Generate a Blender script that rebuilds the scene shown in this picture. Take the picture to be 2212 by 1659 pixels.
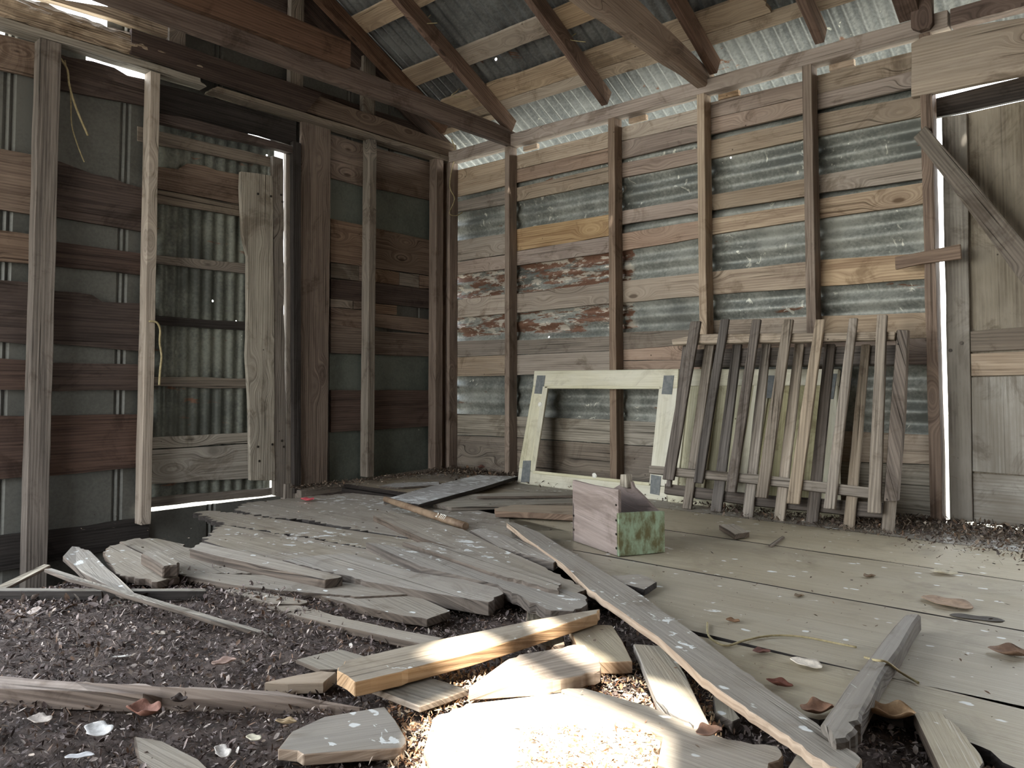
import bpy, bmesh, math, random
import numpy as np
from mathutils import Vector, noise, Euler

S = bpy.context.scene
for o in list(bpy.data.objects):
    bpy.data.objects.remove(o)
R_ = random.Random(7)

# ------------------------------------------------------------------ camera
FPX, U0, V0 = 1660.0, 1106.0, 751.5
YAW, PITCH = math.radians(41.41), math.radians(2.57)
CAM = np.array([4.4626, -4.2894, 0.69])
cd = bpy.data.cameras.new('camera'); cam = bpy.data.objects.new('camera', cd)
S.collection.objects.link(cam); S.camera = cam
cam.location = CAM; cam.rotation_euler = (math.pi/2 + PITCH, 0, YAW)
cd.sensor_fit = 'HORIZONTAL'; cd.sensor_width = 36; cd.lens = 36*FPX/2212
cd.shift_y = (V0-829.5)/2212; cd.clip_start = .02; cd.clip_end = 200

# ------------------------------------------------------------------ world, sun, exposure
W_ = bpy.data.worlds.new('world'); S.world = W_; W_.use_nodes = True
wn = W_.node_tree; bg = wn.nodes['Background']
tc = wn.nodes.new('ShaderNodeTexCoord'); sx = wn.nodes.new('ShaderNodeSeparateXYZ'); cr = wn.nodes.new('ShaderNodeValToRGB')
wn.links.new(tc.outputs['Generated'], sx.inputs[0]); wn.links.new(sx.outputs['Z'], cr.inputs[0]); wn.links.new(cr.outputs[0], bg.inputs['Color'])
cr.color_ramp.elements[0].position = 0.0; cr.color_ramp.elements[0].color = (1.0, .975, .90, 1)
cr.color_ramp.elements[1].position = .75; cr.color_ramp.elements[1].color = (.74, .85, 1.0, 1)
bg.inputs['Strength'].default_value = 1.5
SUNV = Vector((.26, -.46, 1.0)).normalized()          # towards the sun
sd = bpy.data.lights.new('sun', 'SUN'); sd.energy = 4.0; sd.angle = .02; sd.color = (1, .92, .80)
sun = bpy.data.objects.new('sun', sd); S.collection.objects.link(sun)
sun.rotation_euler = SUNV.to_track_quat('Z', 'Y').to_euler(); sun.location = (6, -9, 12)
pd = bpy.data.lights.new('opening_portal', 'AREA'); pd.shape = 'RECTANGLE'; pd.size = 2.4; pd.size_y = 2.4; pd.cycles.is_portal = True
po = bpy.data.objects.new('opening_portal', pd); S.collection.objects.link(po)
po.location = (1.6, -6.25, 1.2); po.rotation_euler = (math.pi/2, 0, 0)
pd2 = bpy.data.lights.new('side_portal', 'AREA'); pd2.shape = 'RECTANGLE'; pd2.size = 2.5; pd2.size_y = 2.6; pd2.cycles.is_portal = True
po2 = bpy.data.objects.new('side_portal', pd2); S.collection.objects.link(po2)
po2.location = (-.02, -4.95, 1.6); po2.rotation_euler = (math.pi/2, 0, -math.pi/2)
S.view_settings.view_transform = 'Standard'; S.view_settings.look = 'None'; S.view_settings.gamma = 1
S.view_settings.use_curve_mapping = False; S.view_settings.exposure = 3.05
S.cycles.use_denoising = True; S.cycles.max_bounces = 6; S.cycles.diffuse_bounces = 5; S.cycles.transparent_max_bounces = 12
S.cycles.sample_clamp_indirect = 8

# ------------------------------------------------------------------ measuring the place
fw = np.array([-math.sin(YAW)*math.cos(PITCH), math.cos(YAW)*math.cos(PITCH), math.sin(PITCH)])
rt = np.array([math.cos(YAW), math.sin(YAW), 0.0]); upv = np.cross(rt, fw)
def ray(u, v): return fw + rt*(u-U0)/FPX + upv*(V0-v)/FPX
def hit(u, v, axis, val):
    r = ray(u, v); t = (val-CAM[axis])/r[axis]; return Vector(CAM + r*t)
def WR(u, v, y=0.0): return hit(u, v, 1, y)      # on the right wall
def WL(u, v, x=0.0): return hit(u, v, 0, x)      # on the left wall
def FL(u, v, z=0.0): return hit(u, v, 2, z)      # on the floor
SL = .525; RY0, RZ0 = -.09, 2.56; SN = math.hypot(1, SL)
def roofpt(x, s, off=0.0):                        # s up the slope, off outward
    return Vector((x, RY0 - s/SN - off*(-SL)/SN*-1*-1, RZ0 + s*SL/SN + off/SN))

# ------------------------------------------------------------------ materials
def node(nt, t, **kw):
    n = nt.nodes.new(t)
    for k, v in kw.items():
        if k.startswith('_'): setattr(n, k[1:], v)
        else: n.inputs[k.replace('0', ' ')].default_value = v
    return n
def mixc(nt, a, b, fac, mode='MIX'):
    m = nt.nodes.new('ShaderNodeMix'); m.data_type = 'RGBA'; m.blend_type = mode
    for sock, val in ((m.inputs[0], fac), (m.inputs[6], a), (m.inputs[7], b)):
        if hasattr(val, 'is_linked'): nt.links.new(val, sock)
        else: sock.default_value = val if not isinstance(val, tuple) or len(val) == 4 else (*val, 1)
    return m.outputs[2]
def ramp(nt, src, p0, p1, c0=0.0, c1=1.0):
    m = nt.nodes.new('ShaderNodeMapRange'); m.inputs[1].default_value = p0; m.inputs[2].default_value = p1
    m.inputs[3].default_value = c0; m.inputs[4].default_value = c1; m.interpolation_type = 'SMOOTHSTEP'
    nt.links.new(src, m.inputs[0]); return m.outputs[0]
def math_(nt, op, a, b=None):
    m = nt.nodes.new('ShaderNodeMath'); m.operation = op
    for i, v in enumerate((a, b)):
        if v is None: continue
        if hasattr(v, 'is_linked'): nt.links.new(v, m.inputs[i])
        else: m.inputs[i].default_value = v
    return m.outputs[0]
def noise_(nt, vec, scale, detail=4, rough=.55, dist=0.0):
    n = nt.nodes.new('ShaderNodeTexNoise'); n.inputs['Scale'].default_value = scale
    n.inputs['Detail'].default_value = detail; n.inputs['Roughness'].default_value = rough; n.inputs['Distortion'].default_value = dist
    nt.links.new(vec, n.inputs['Vector']); return n.outputs['Fac']
def vmul(nt, vec, s):
    m = nt.nodes.new('ShaderNodeVectorMath'); m.operation = 'MULTIPLY'; m.inputs[1].default_value = s
    nt.links.new(vec, m.inputs[0]); return m.outputs[0]

def wood(name, dark, light, vary=.35, rough=.8, spots=0.0, mottle=.5, knots=True, crack=.6, gloss=0.0, hue2=None, spotcol=(.75, .78, .78), band=.09, stain=.75):
    m = bpy.data.materials.new(name); m.use_nodes = True; nt = m.node_tree
    b = nt.nodes['Principled BSDF']
    uv = nt.nodes.new('ShaderNodeUVMap'); uv.uv_map = 'grain'
    oi = nt.nodes.new('ShaderNodeObjectInfo')
    comb = nt.nodes.new('ShaderNodeCombineXYZ'); nt.links.new(math_(nt, 'MULTIPLY', oi.outputs['Random'], 37.0), comb.inputs[2])
    nt.links.new(math_(nt, 'MULTIPLY', oi.outputs['Random'], 91.0), comb.inputs[0])
    add = nt.nodes.new('ShaderNodeVectorMath'); nt.links.new(uv.outputs[0], add.inputs[0]); nt.links.new(comb.outputs[0], add.inputs[1])
    P = add.outputs[0]
    # knots
    vor = nt.nodes.new('ShaderNodeTexVoronoi'); vor.inputs['Scale'].default_value = 1.0
    nt.links.new(vmul(nt, P, (2.2, 5.5, 1)), vor.inputs['Vector'])
    kd = vor.outputs['Distance']
    halo = ramp(nt, kd, .04, .42, 1.0, 0.0)
    comb2 = nt.nodes.new('ShaderNodeCombineXYZ')
    nt.links.new(math_(nt, 'MULTIPLY', halo, .10 if knots else 0.0), comb2.inputs[1])
    add2 = nt.nodes.new('ShaderNodeVectorMath'); nt.links.new(P, add2.inputs[0]); nt.links.new(comb2.outputs[0], add2.inputs[1])
    Q = add2.outputs[0]
    g1 = noise_(nt, vmul(nt, Q, (1.6, 34, 1)), 1.0, 5, .6, .6)
    g2 = noise_(nt, vmul(nt, Q, (5, 150, 1)), 1.0, 4, .6)
    g3 = noise_(nt, vmul(nt, P, (2.0, 5, 1)), 1.0, 5, .62)
    wv = nt.nodes.new('ShaderNodeTexWave'); wv.wave_type = 'BANDS'; wv.bands_direction = 'Y'
    wv.inputs['Scale'].default_value = 1.0; wv.inputs['Distortion'].default_value = 5.0; wv.inputs['Detail'].default_value = 3; wv.inputs['Detail Scale'].default_value = .5
    nt.links.new(vmul(nt, Q, (1.2, 20, 1)), wv.inputs['Vector'])
    gg = math_(nt, 'ADD', math_(nt, 'MULTIPLY', g1, .62), math_(nt, 'MULTIPLY', g2, .33))
    gg = math_(nt, 'ADD', gg, math_(nt, 'MULTIPLY', wv.outputs['Fac'], band))
    col = mixc(nt, dark, light, ramp(nt, gg, .32, .72))
    mot = ramp(nt, g3, .36, .66)
    if hue2: col = mixc(nt, col, mixc(nt, hue2, light, math_(nt, 'MULTIPLY', gg, .7)), math_(nt, 'MULTIPLY', mot, mottle))
    else: col = mixc(nt, col, (.32, .30, .28), math_(nt, 'MULTIPLY', mot, mottle*.4), 'MULTIPLY')
    # per board tone
    tone = math_(nt, 'ADD', math_(nt, 'MULTIPLY', oi.outputs['Random'], vary), 1-vary*.5)
    hs = nt.nodes.new('ShaderNodeHueSaturation'); nt.links.new(col, hs.inputs['Color']); nt.links.new(tone, hs.inputs['Value'])
    fr = math_(nt, 'FRACT', math_(nt, 'MULTIPLY', oi.outputs['Random'], 13.7))
    nt.links.new(math_(nt, 'ADD', math_(nt, 'MULTIPLY', fr, .45), .60), hs.inputs['Saturation'])
    col = hs.outputs[0]
    if knots:
        rare = ramp(nt, vor.outputs['Color'], .58, .60)
        kn = math_(nt, 'MULTIPLY', ramp(nt, kd, .055, .10, .8, 0.0), rare)
        col = mixc(nt, col, tuple(c*.35 for c in dark), kn)
    # old water stains across the board and rusted nail spots
    st_ = noise_(nt, vmul(nt, P, (3.2, 3.6, 1)), 1.0, 6, .7, .8)
    col = mixc(nt, col, (.50, .46, .42), ramp(nt, st_, .52, .66, 0, stain), 'MULTIPLY')
    vn = nt.nodes.new('ShaderNodeTexVoronoi'); vn.inputs['Scale'].default_value = 9.0; nt.links.new(P, vn.inputs['Vector'])
    nl = math_(nt, 'MULTIPLY', ramp(nt, vn.outputs['Distance'], .030, .055, .85, 0), ramp(nt, vn.outputs['Color'], .62, .64))
    col = mixc(nt, col, tuple(c*.3 for c in dark), nl)
    # fine dark cracks
    ck = noise_(nt, vmul(nt, Q, (1.1, 70, 1)), 1.0, 3, .5)
    cks = math_(nt, 'MULTIPLY', ramp(nt, ck, .37, .29), crack)
    col = mixc(nt, col, tuple(c*.22 for c in dark), cks)
    gp = nt.nodes.new('ShaderNodeNewGeometry')
    if spots > 0:
        s1 = noise_(nt, vmul(nt, gp.outputs['Position'], (15, 22, 30)), 1.0, 4, .62, .6)
        s2 = noise_(nt, gp.outputs['Position'], 1.7, 2, .5)
        thr = math_(nt, 'ADD', s1, math_(nt, 'MULTIPLY', s2, .45))
        sp = math_(nt, 'MULTIPLY', ramp(nt, thr, .985-.09*spots, 1.01-.09*spots), .8)
        col = mixc(nt, col, spotcol, sp)
        fv = nt.nodes.new('ShaderNodeTexVoronoi'); fv.inputs['Scale'].default_value = 17.0
        nz = nt.nodes.new('ShaderNodeTexNoise'); nz.inputs['Scale'].default_value = 30; nt.links.new(gp.outputs['Position'], nz.inputs['Vector'])
        av = nt.nodes.new('ShaderNodeVectorMath'); av.operation = 'MULTIPLY_ADD'; av.inputs[1].default_value = (.03, .03, 0); nt.links.new(nz.outputs['Color'], av.inputs[0]); nt.links.new(vmul(nt, gp.outputs['Position'], (.8, 1.2, 0)), av.inputs[2])
        nt.links.new(av.outputs[0], fv.inputs['Vector'])
        area = noise_(nt, gp.outputs['Position'], 1.1, 3, .6)
        fm = math_(nt, 'MULTIPLY', ramp(nt, fv.outputs['Distance'], .13, .19, .85, 0), ramp(nt, math_(nt, 'ADD', fv.outputs['Color'], math_(nt, 'MULTIPLY', area, 1.0)), 1.10, 1.13))
        col = mixc(nt, col, spotcol, fm)
        d1 = noise_(nt, gp.outputs['Position'], 3.1, 5, .65)
        col = mixc(nt, col, (.10, .075, .05), ramp(nt, d1, .56, .74, 0, .40))
    nt.links.new(col, b.inputs['Base Color'])
    rg = ramp(nt, g3, .3, .7, rough-.1, min(1, rough+.12)); nt.links.new(rg, b.inputs['Roughness'])
    b.inputs['Specular IOR Level'].default_value = .25 + gloss
    bp = nt.nodes.new('ShaderNodeBump'); bp.inputs['Strength'].default_value = .9; bp.inputs['Distance'].default_value = .005
    nt.links.new(math_(nt, 'SUBTRACT', gg, cks), bp.inputs['Height']); nt.links.new(bp.outputs[0], b.inputs['Normal'])
    return m

def metal(name, base, light, rust=0.0, holes=(1, 0, 1), droppings=0.0, zone=None, metallic=.35, rough=.45, blotch=.6):
    m = bpy.data.materials.new(name); m.use_nodes = True; nt = m.node_tree
    b = nt.nodes['Principled BSDF']; out = nt.nodes['Material Output']
    gp = nt.nodes.new('ShaderNodeNewGeometry'); P = gp.outputs['Position']
    n1 = noise_(nt, P, 2.2, 6, .65); n2 = noise_(nt, P, 60, 3, .6); n3 = noise_(nt, P, 1.6, 4, .6)
    f = math_(nt, 'ADD', math_(nt, 'MULTIPLY', n1, .7), math_(nt, 'MULTIPLY', n2, .3))
    col = mixc(nt, base, light, ramp(nt, f, .38, .62))
    col = mixc(nt, col, tuple(c*.45 for c in base), math_(nt, 'MULTIPLY', ramp(nt, n3, .50, .68), blotch))
    if rust > 0:
        r1 = noise_(nt, vmul(nt, P, (2.0, 2, 11)), 1.5, 6, .7, .5)
        msk = r1
        if zone:
            sp = nt.nodes.new('ShaderNodeSeparateXYZ'); nt.links.new(P, sp.inputs[0])
            z0, z1, x1 = zone
            a = math_(nt, 'MULTIPLY', ramp(nt, sp.outputs['Z'], z0-.03, z0+.03), ramp(nt, sp.outputs['Z'], z1+.03, z1-.03))
            a = math_(nt, 'MULTIPLY', a, ramp(nt, sp.outputs['X'], x1+.03, x1-.03))
            msk = math_(nt, 'ADD', r1, math_(nt, 'MULTIPLY', a, .17))
        rm = ramp(nt, msk, .66-.1*rust, .70-.1*rust)
        rc = mixc(nt, (.11, .055, .035), (.24, .13, .085), n2)
        col = mixc(nt, col, rc, rm)
        if zone:
            w1 = noise_(nt, vmul(nt, P, (8, 8, 26)), 1.0, 5, .7)
            col = mixc(nt, col, (.62, .58, .50), math_(nt, 'MULTIPLY', math_(nt, 'MULTIPLY', ramp(nt, w1, .52, .60), a), .85))
    if droppings > 0:
        s1 = noise_(nt, vmul(nt, P, (14, 14, 9)), 1.0, 4, .6, 1.2)
        s2 = noise_(nt, P, 1.3, 2, .5)
        thr = math_(nt, 'ADD', s1, math_(nt, 'MULTIPLY', s2, .4))
        col = mixc(nt, col, (.66, .66, .58), math_(nt, 'MULTIPLY', ramp(nt, thr, .93-.06*droppings, .96-.06*droppings), .75))
    nt.links.new(col, b.inputs['Base Color']); b.inputs['Metallic'].default_value = metallic
    nt.links.new(ramp(nt, n1, .3, .7, rough, rough+.25), b.inputs['Roughness'])
    bp = nt.nodes.new('ShaderNodeBump'); bp.inputs['Strength'].default_value = .35; bp.inputs['Distance'].default_value = .006
    nt.links.new(f, bp.inputs['Height']); nt.links.new(bp.outputs[0], b.inputs['Normal'])
    if holes:                                       # old nail holes rusted right through
        vor = nt.nodes.new('ShaderNodeTexVoronoi'); vor.inputs['Scale'].default_value = 4.6; vor.voronoi_dimensions = '3D'; nt.links.new(vmul(nt, P, holes), vor.inputs['Vector'])
        rare = ramp(nt, vor.outputs['Color'], .48, .49)
        hl = math_(nt, 'MULTIPLY', math_(nt, 'LESS_THAN', vor.outputs['Distance'], .034), math_(nt, 'GREATER_THAN', rare, .5))
        tr = nt.nodes.new('ShaderNodeBsdfTransparent'); mx = nt.nodes.new('ShaderNodeMixShader')
        nt.links.new(hl, mx.inputs[0]); nt.links.new(b.outputs[0], mx.inputs[1]); nt.links.new(tr.outputs[0], mx.inputs[2])
        nt.links.new(mx.outputs[0], out.inputs['Surface'])
    return m

def plain(name, c1, c2, scale=20, rough=.8, metallic=0.0, bump=.2, attr=None, stretch=None):
    m = bpy.data.materials.new(name); m.use_nodes = True; nt = m.node_tree; b = nt.nodes['Principled BSDF']
    gp = nt.nodes.new('ShaderNodeNewGeometry'); P = gp.outputs['Position']
    if stretch: P = vmul(nt, P, stretch)
    n1 = noise_(nt, P, scale, 5, .65)
    col = mixc(nt, c1, c2, ramp(nt, n1, .35, .65))
    if attr:
        at = nt.nodes.new('ShaderNodeAttribute'); at.attribute_name = attr
        col = mixc(nt, col, at.outputs['Color'], 1.0, 'MULTIPLY')
    nt.links.new(col, b.inputs['Base Color']); b.inputs['Roughness'].default_value = rough; b.inputs['Metallic'].default_value = metallic
    b.inputs['Specular IOR Level'].default_value = .3
    bp = nt.nodes.new('ShaderNodeBump'); bp.inputs['Strength'].default_value = bump; bp.inputs['Distance'].default_value = .01
    nt.links.new(n1, bp.inputs['Height']); nt.links.new(bp.outputs[0], b.inputs['Normal'])
    return m

M = {
 'tan':   wood('weathered_tan_wood', (.20, .145, .098), (.43, .34, .245), .35, mottle=.5, hue2=(.33, .28, .225)),
 'pink':  wood('pinkish_brown_wood', (.17, .115, .085), (.36, .265, .20), .35, mottle=.4, hue2=(.30, .25, .21)),
 'honey': wood('honey_brown_wood', (.24, .145, .075), (.50, .36, .205), .2, mottle=.3),
 'brown': wood('old_brown_wood', (.105, .066, .045), (.265, .182, .125), .4, mottle=.4),
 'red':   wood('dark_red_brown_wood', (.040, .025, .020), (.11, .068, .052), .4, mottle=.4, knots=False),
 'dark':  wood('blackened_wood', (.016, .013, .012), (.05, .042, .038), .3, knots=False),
 'grey':  wood('silver_grey_wood', (.17, .15, .12), (.40, .365, .30), .3, mottle=.3, crack=.9),
 'greyd': wood('dark_grey_wood', (.10, .085, .068), (.255, .215, .17), .35, mottle=.4, crack=.9, hue2=(.19, .15, .125)),
 'stud':  wood('stud_wood', (.15, .10, .07), (.34, .25, .175), .3, mottle=.4),
 'picket':wood('picket_grey_brown_wood', (.15, .122, .092), (.38, .315, .24), .6, mottle=.4, crack=.8, knots=False),
 'picketd':wood('picket_dark_wood', (.07, .058, .05), (.19, .16, .135), .6, mottle=.4, crack=.8, knots=False),
 'beam':  wood('roof_beam_wood', (.08, .046, .032), (.19, .115, .08), .3, mottle=.4),
 'purlin':wood('roof_board_wood', (.20, .138, .09), (.42, .31, .205), .3, mottle=.5, hue2=(.36, .285, .205)),
 'floor': wood('painted_floor_board', (.31, .265, .18), (.40, .35, .25), .10, .5, spots=.55, mottle=.5, knots=False, crack=.15, gloss=.3, hue2=(.37, .335, .26), band=.015, stain=.35),
 'mid':   wood('worn_floor_board', (.23, .19, .13), (.38, .33, .245), .18, .5, spots=1.45, mottle=.6, knots=False, crack=.5, gloss=.3, hue2=(.29, .255, .23), band=.02, stain=.6),
 'plank': wood('loose_floor_board', (.26, .225, .18), (.39, .345, .28), .25, .6, spots=1.15, mottle=.5, knots=False, crack=.45, gloss=.15, hue2=(.28, .26, .235), band=.02, stain=.6),
 'lime':  wood('whitened_board', (.30, .29, .27), (.56, .56, .56), .15, .55, spots=2.2, mottle=.5, knots=False, crack=.4, gloss=.2, band=.02, stain=.3),
 'fresh': wood('fresh_orange_edge', (.30, .19, .105), (.52, .37, .235), .2, mottle=.3, knots=False, crack=.3),
 'edge':  wood('grimy_board_edge', (.05, .038, .03), (.15, .115, .088), .2, mottle=.4, knots=False, crack=.8),
 'rot':   wood('rotten_crumbling_wood', (.13, .085, .05), (.62, .46, .28), .1, mottle=.4, knots=False, crack=1.0),
 'cream': wood('cream_painted_wood', (.46, .44, .29), (.66, .63, .46), .1, .6, mottle=.7, knots=False, crack=.25, hue2=(.60, .60, .52), gloss=.1, band=.03, stain=.4),
 'creamy':wood('yellowed_cream_panel', (.33, .31, .17), (.52, .49, .31), .1, .6, mottle=.6, knots=False, crack=.25),
 'box':   wood('pinkish_box_wood', (.17, .125, .108), (.30, .235, .205), .12, .7, mottle=.5, crack=.3, hue2=(.30, .25, .235), band=.02, stain=.5),
 'ply':   wood('grey_plywood', (.12, .10, .075), (.27, .24, .185), .1, .8, mottle=1.0, knots=False, crack=.2, hue2=(.30, .27, .225)),
 'plyw':  wood('washed_plywood', (.26, .25, .22), (.50, .49, .46), .1, .7, mottle=1.0, knots=False, crack=.2, hue2=(.17, .145, .11)),
 'rust':  metal('galvanised_wall_sheet', (.14, .152, .14), (.35, .362, .33), rust=.25, droppings=.9, zone=(1.05, 1.62, 1.72)),
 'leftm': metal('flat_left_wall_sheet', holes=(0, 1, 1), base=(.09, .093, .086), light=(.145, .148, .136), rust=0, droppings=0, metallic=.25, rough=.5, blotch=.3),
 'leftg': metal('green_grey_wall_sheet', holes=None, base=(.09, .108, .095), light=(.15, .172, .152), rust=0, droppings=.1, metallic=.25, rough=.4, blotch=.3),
 'doorm': metal('mottled_door_sheet', (.085, .095, .085), (.22, .235, .20), rust=.3, droppings=.2, holes=(0, 1, 1)),
 'roofm': metal('roof_sheet', (.115, .12, .122), (.25, .26, .262), rust=.2, droppings=.2, metallic=.5, rough=.38, holes=(1, 1, 0)),
 'dirt':  plain('dirt', (.05, .038, .033), (.13, .10, .088), 24, .95, bump=.9),
 'leaf':  plain('leaf_litter', (.55, .5, .48), (1, 1, 1), 60, .85, attr='tint'),
 'hinge': plain('grey_hinge_leaf', (.11, .125, .13), (.17, .18, .18), 40, .6),
 'green': plain('green_flaking_paint', (.13, .12, .055), (.30, .40, .28), 30, .7, bump=.5, stretch=(1, 1, .5)),
 'steel': plain('dark_nail_head', (.03, .028, .026), (.07, .06, .05), 50, .5, .6),
 'white': plain('dried_paint_and_sun_glare', (.60, .60, .54), (.78, .78, .72), 60, .8),  # also the glare colour of the board in the sun patch
 'vine':  plain('dry_vine', (.26, .22, .12), (.40, .34, .20), 60, .8),
 'stick': plain('brown_varnished_stick', (.13, .085, .055), (.23, .165, .11), 14, .6, stretch=(1, 1, 1)),
 'redp':  plain('red_scrap', (.45, .06, .07), (.65, .14, .14), 40, .6),
 'outg':  plain('outdoor_ground', (.16, .155, .12), (.26, .25, .21), 3, .9),
}

# ------------------------------------------------------------------ mesh helpers
def link(name, me, parent=None, mats=()):
    o = bpy.data.objects.new(name, me); S.collection.objects.link(o)
    for m in mats: me.materials.append(M[m] if isinstance(m, str) else m)
    if parent: o.parent = parent
    return o
def tag(o, label=None, cat=None, group=None, kind=None):
    if label: o['label'] = label
    if cat: o['category'] = cat
    if group: o['group'] = group
    if kind: o['kind'] = kind
    return o
def root(name, loc, label=None, cat=None, group=None, kind=None):
    o = bpy.data.objects.new(name, None); S.collection.objects.link(o); o.location = loc; o.empty_display_size = .05
    return tag(o, label, cat, group, kind)
def keep(o):                                       # child keeps its world position under a moved parent
    if o.parent: o.matrix_parent_inverse = o.parent.matrix_basis.inverted() if False else o.matrix_parent_inverse
    return o
def rough_poly(pts, step=.09, amp=.002, seed=0, ends=None):
    if amp <= 0: return pts
    n = (pts[1]-pts[0]).cross(pts[-1]-pts[0])
    if n.length < 1e-9: return pts
    n.normalize(); out = []; L = len(pts)
    rr = random.Random(seed)
    lens = [(pts[(i+1) % L]-pts[i]).length for i in range(L)]; mx = max(lens)
    for i in range(L):
        a, b = pts[i], pts[(i+1) % L]; d = b-a; l = d.length
        if l < 1e-6: continue
        out.append(a); k = int(l/step); q = n.cross(d).normalized()
        am = amp
        if ends and l < mx*.5: k = max(k, int(l/.018)); am = ends
        for j in range(1, k):
            t = j/k
            if am > amp: w = rr.uniform(-am, am)
            else: w = am*noise.noise(Vector((seed*3.1+t*l*4, i*1.7, 0)))*2
            out.append(a + d*t + q*w)
    return out
def slab(name, pts, ext, mats, parent=None, grain=None, amp=0.0, ends=None, seed=None, bevel=0.0, org=None, smooth=False):
    """prism: pts is the visible face, ext the vector towards its back"""
    pts = [Vector(p) for p in pts]; ext = Vector(ext)
    if seed is None: seed = R_.random()*100
    if grain is None:
        i = max(range(len(pts)), key=lambda k: (pts[(k+1) % len(pts)]-pts[k]).length)
        grain = pts[(i+1) % len(pts)]-pts[i]
    g = Vector(grain).normalized()
    pts = rough_poly(pts, amp=amp, seed=seed, ends=ends)
    nrm = -ext.normalized(); w = nrm.cross(g)
    c = sum(pts, Vector())/len(pts)
    area = Vector()
    for i in range(len(pts)): area += (pts[i]-c).cross(pts[(i+1) % len(pts)]-c)
    if area.dot(nrm) < 0: pts = pts[::-1]
    o3 = Vector(org) if org is not None else Vector()
    bm = bmesh.new(); n = len(pts)
    A = [bm.verts.new(p-o3) for p in pts]; B = [bm.verts.new(p+ext-o3) for p in pts]
    f = bm.faces.new(A); f.material_index = 0
    bm.faces.new(B[::-1]).material_index = 0
    for i in range(n):
        q = bm.faces.new((A[i], B[i], B[(i+1) % n], A[(i+1) % n])); q.material_index = min(1, len(mats)-1)
    uv = bm.loops.layers.uv.new('grain')
    for fc in bm.faces:
        for lp in fc.loops:
            p = lp.vert.co + o3; lp[uv].uv = (p.dot(g), p.dot(w) + p.dot(nrm)*1.0)
    me = bpy.data.meshes.new(name); bm.to_mesh(me); bm.free()
    o = link(name, me, parent, mats)
    if org is not None: o.location = o3
    if bevel:
        bv = o.modifiers.new('bevel', 'BEVEL'); bv.width = bevel; bv.segments = 1; bv.limit_method = 'ANGLE'; bv.angle_limit = math.radians(40)
    return o
def bar(name, a, b, wdir, w, d, mats, parent=None, amp=0.0, ends=None, bevel=0.0, seed=None):
    """bar from a to b (centre line of its front face), w wide along wdir, d deep towards the back (vector)"""
    a, b, wd = Vector(a), Vector(b), Vector(wdir).normalized()*w*.5
    return slab(name, [a-wd, b-wd, b+wd, a+wd], d, mats, parent, grain=b-a, amp=amp, ends=ends, bevel=bevel, seed=seed)
def grid(name, nu, nv, fn, mats, parent=None, smooth=True, uvs=(1, 1)):
    vs = []; fs = []
    for i in range(nu):
        for j in range(nv): vs.append(fn(i/(nu-1), j/(nv-1)))
    for i in range(nu-1):
        for j in range(nv-1):
            a = i*nv+j; fs.append((a, a+nv, a+nv+1, a+1))
    me = bpy.data.meshes.new(name); me.from_pydata(vs, [], fs)
    u = me.uv_layers.new(name='grain')
    for p in me.polygons:
        p.use_smooth = smooth
        for li in p.loop_indices:
            vi = me.loops[li].vertex_index; u.data[li].uv = ((vi//nv)/(nu-1)*uvs[0], (vi % nv)/(nv-1)*uvs[1])
    return link(name, me, parent, mats)
def tube(name, pts, rad, mats, parent=None, seg=8, cap=True):
    pts = [Vector(p) for p in pts]; rad = rad if isinstance(rad, (list, tuple)) else [rad]*len(pts)
    bm = bmesh.new(); rings = []
    for i, p in enumerate(pts):
        t = (pts[min(i+1, len(pts)-1)]-pts[max(i-1, 0)]).normalized()
        x = t.cross(Vector((.13, .21, .97))).normalized(); y = t.cross(x)
        rings.append([bm.verts.new(p + (x*math.cos(2*math.pi*k/seg)+y*math.sin(2*math.pi*k/seg))*rad[i]) for k in range(seg)])
    for r0, r1 in zip(rings, rings[1:]):
        for k in range(seg): bm.faces.new((r0[k], r0[(k+1) % seg], r1[(k+1) % seg], r1[k])).smooth = True
    if cap: bm.faces.new(rings[0][::-1]); bm.faces.new(rings[-1])
    uv = bm.loops.layers.uv.new('grain'); g = (pts[-1]-pts[0]).normalized(); w = g.cross(Vector((0, 0, 1)))
    for fc in bm.faces:
        for lp in fc.loops: lp[uv].uv = (lp.vert.co.dot(g), lp.vert.co.dot(w)+lp.vert.co.z)
    bmesh.ops.recalc_face_normals(bm, faces=bm.faces)
    me = bpy.data.meshes.new(name); bm.to_mesh(me); bm.free()
    return link(name, me, parent, mats)

# ================================================================== SETTING
# ---- outside ground
og = grid('ground_outside', 40, 40, lambda a, b: (-25+50*a, -25+50*b, -.40), ['outg']); tag(og, kind='structure')

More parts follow.
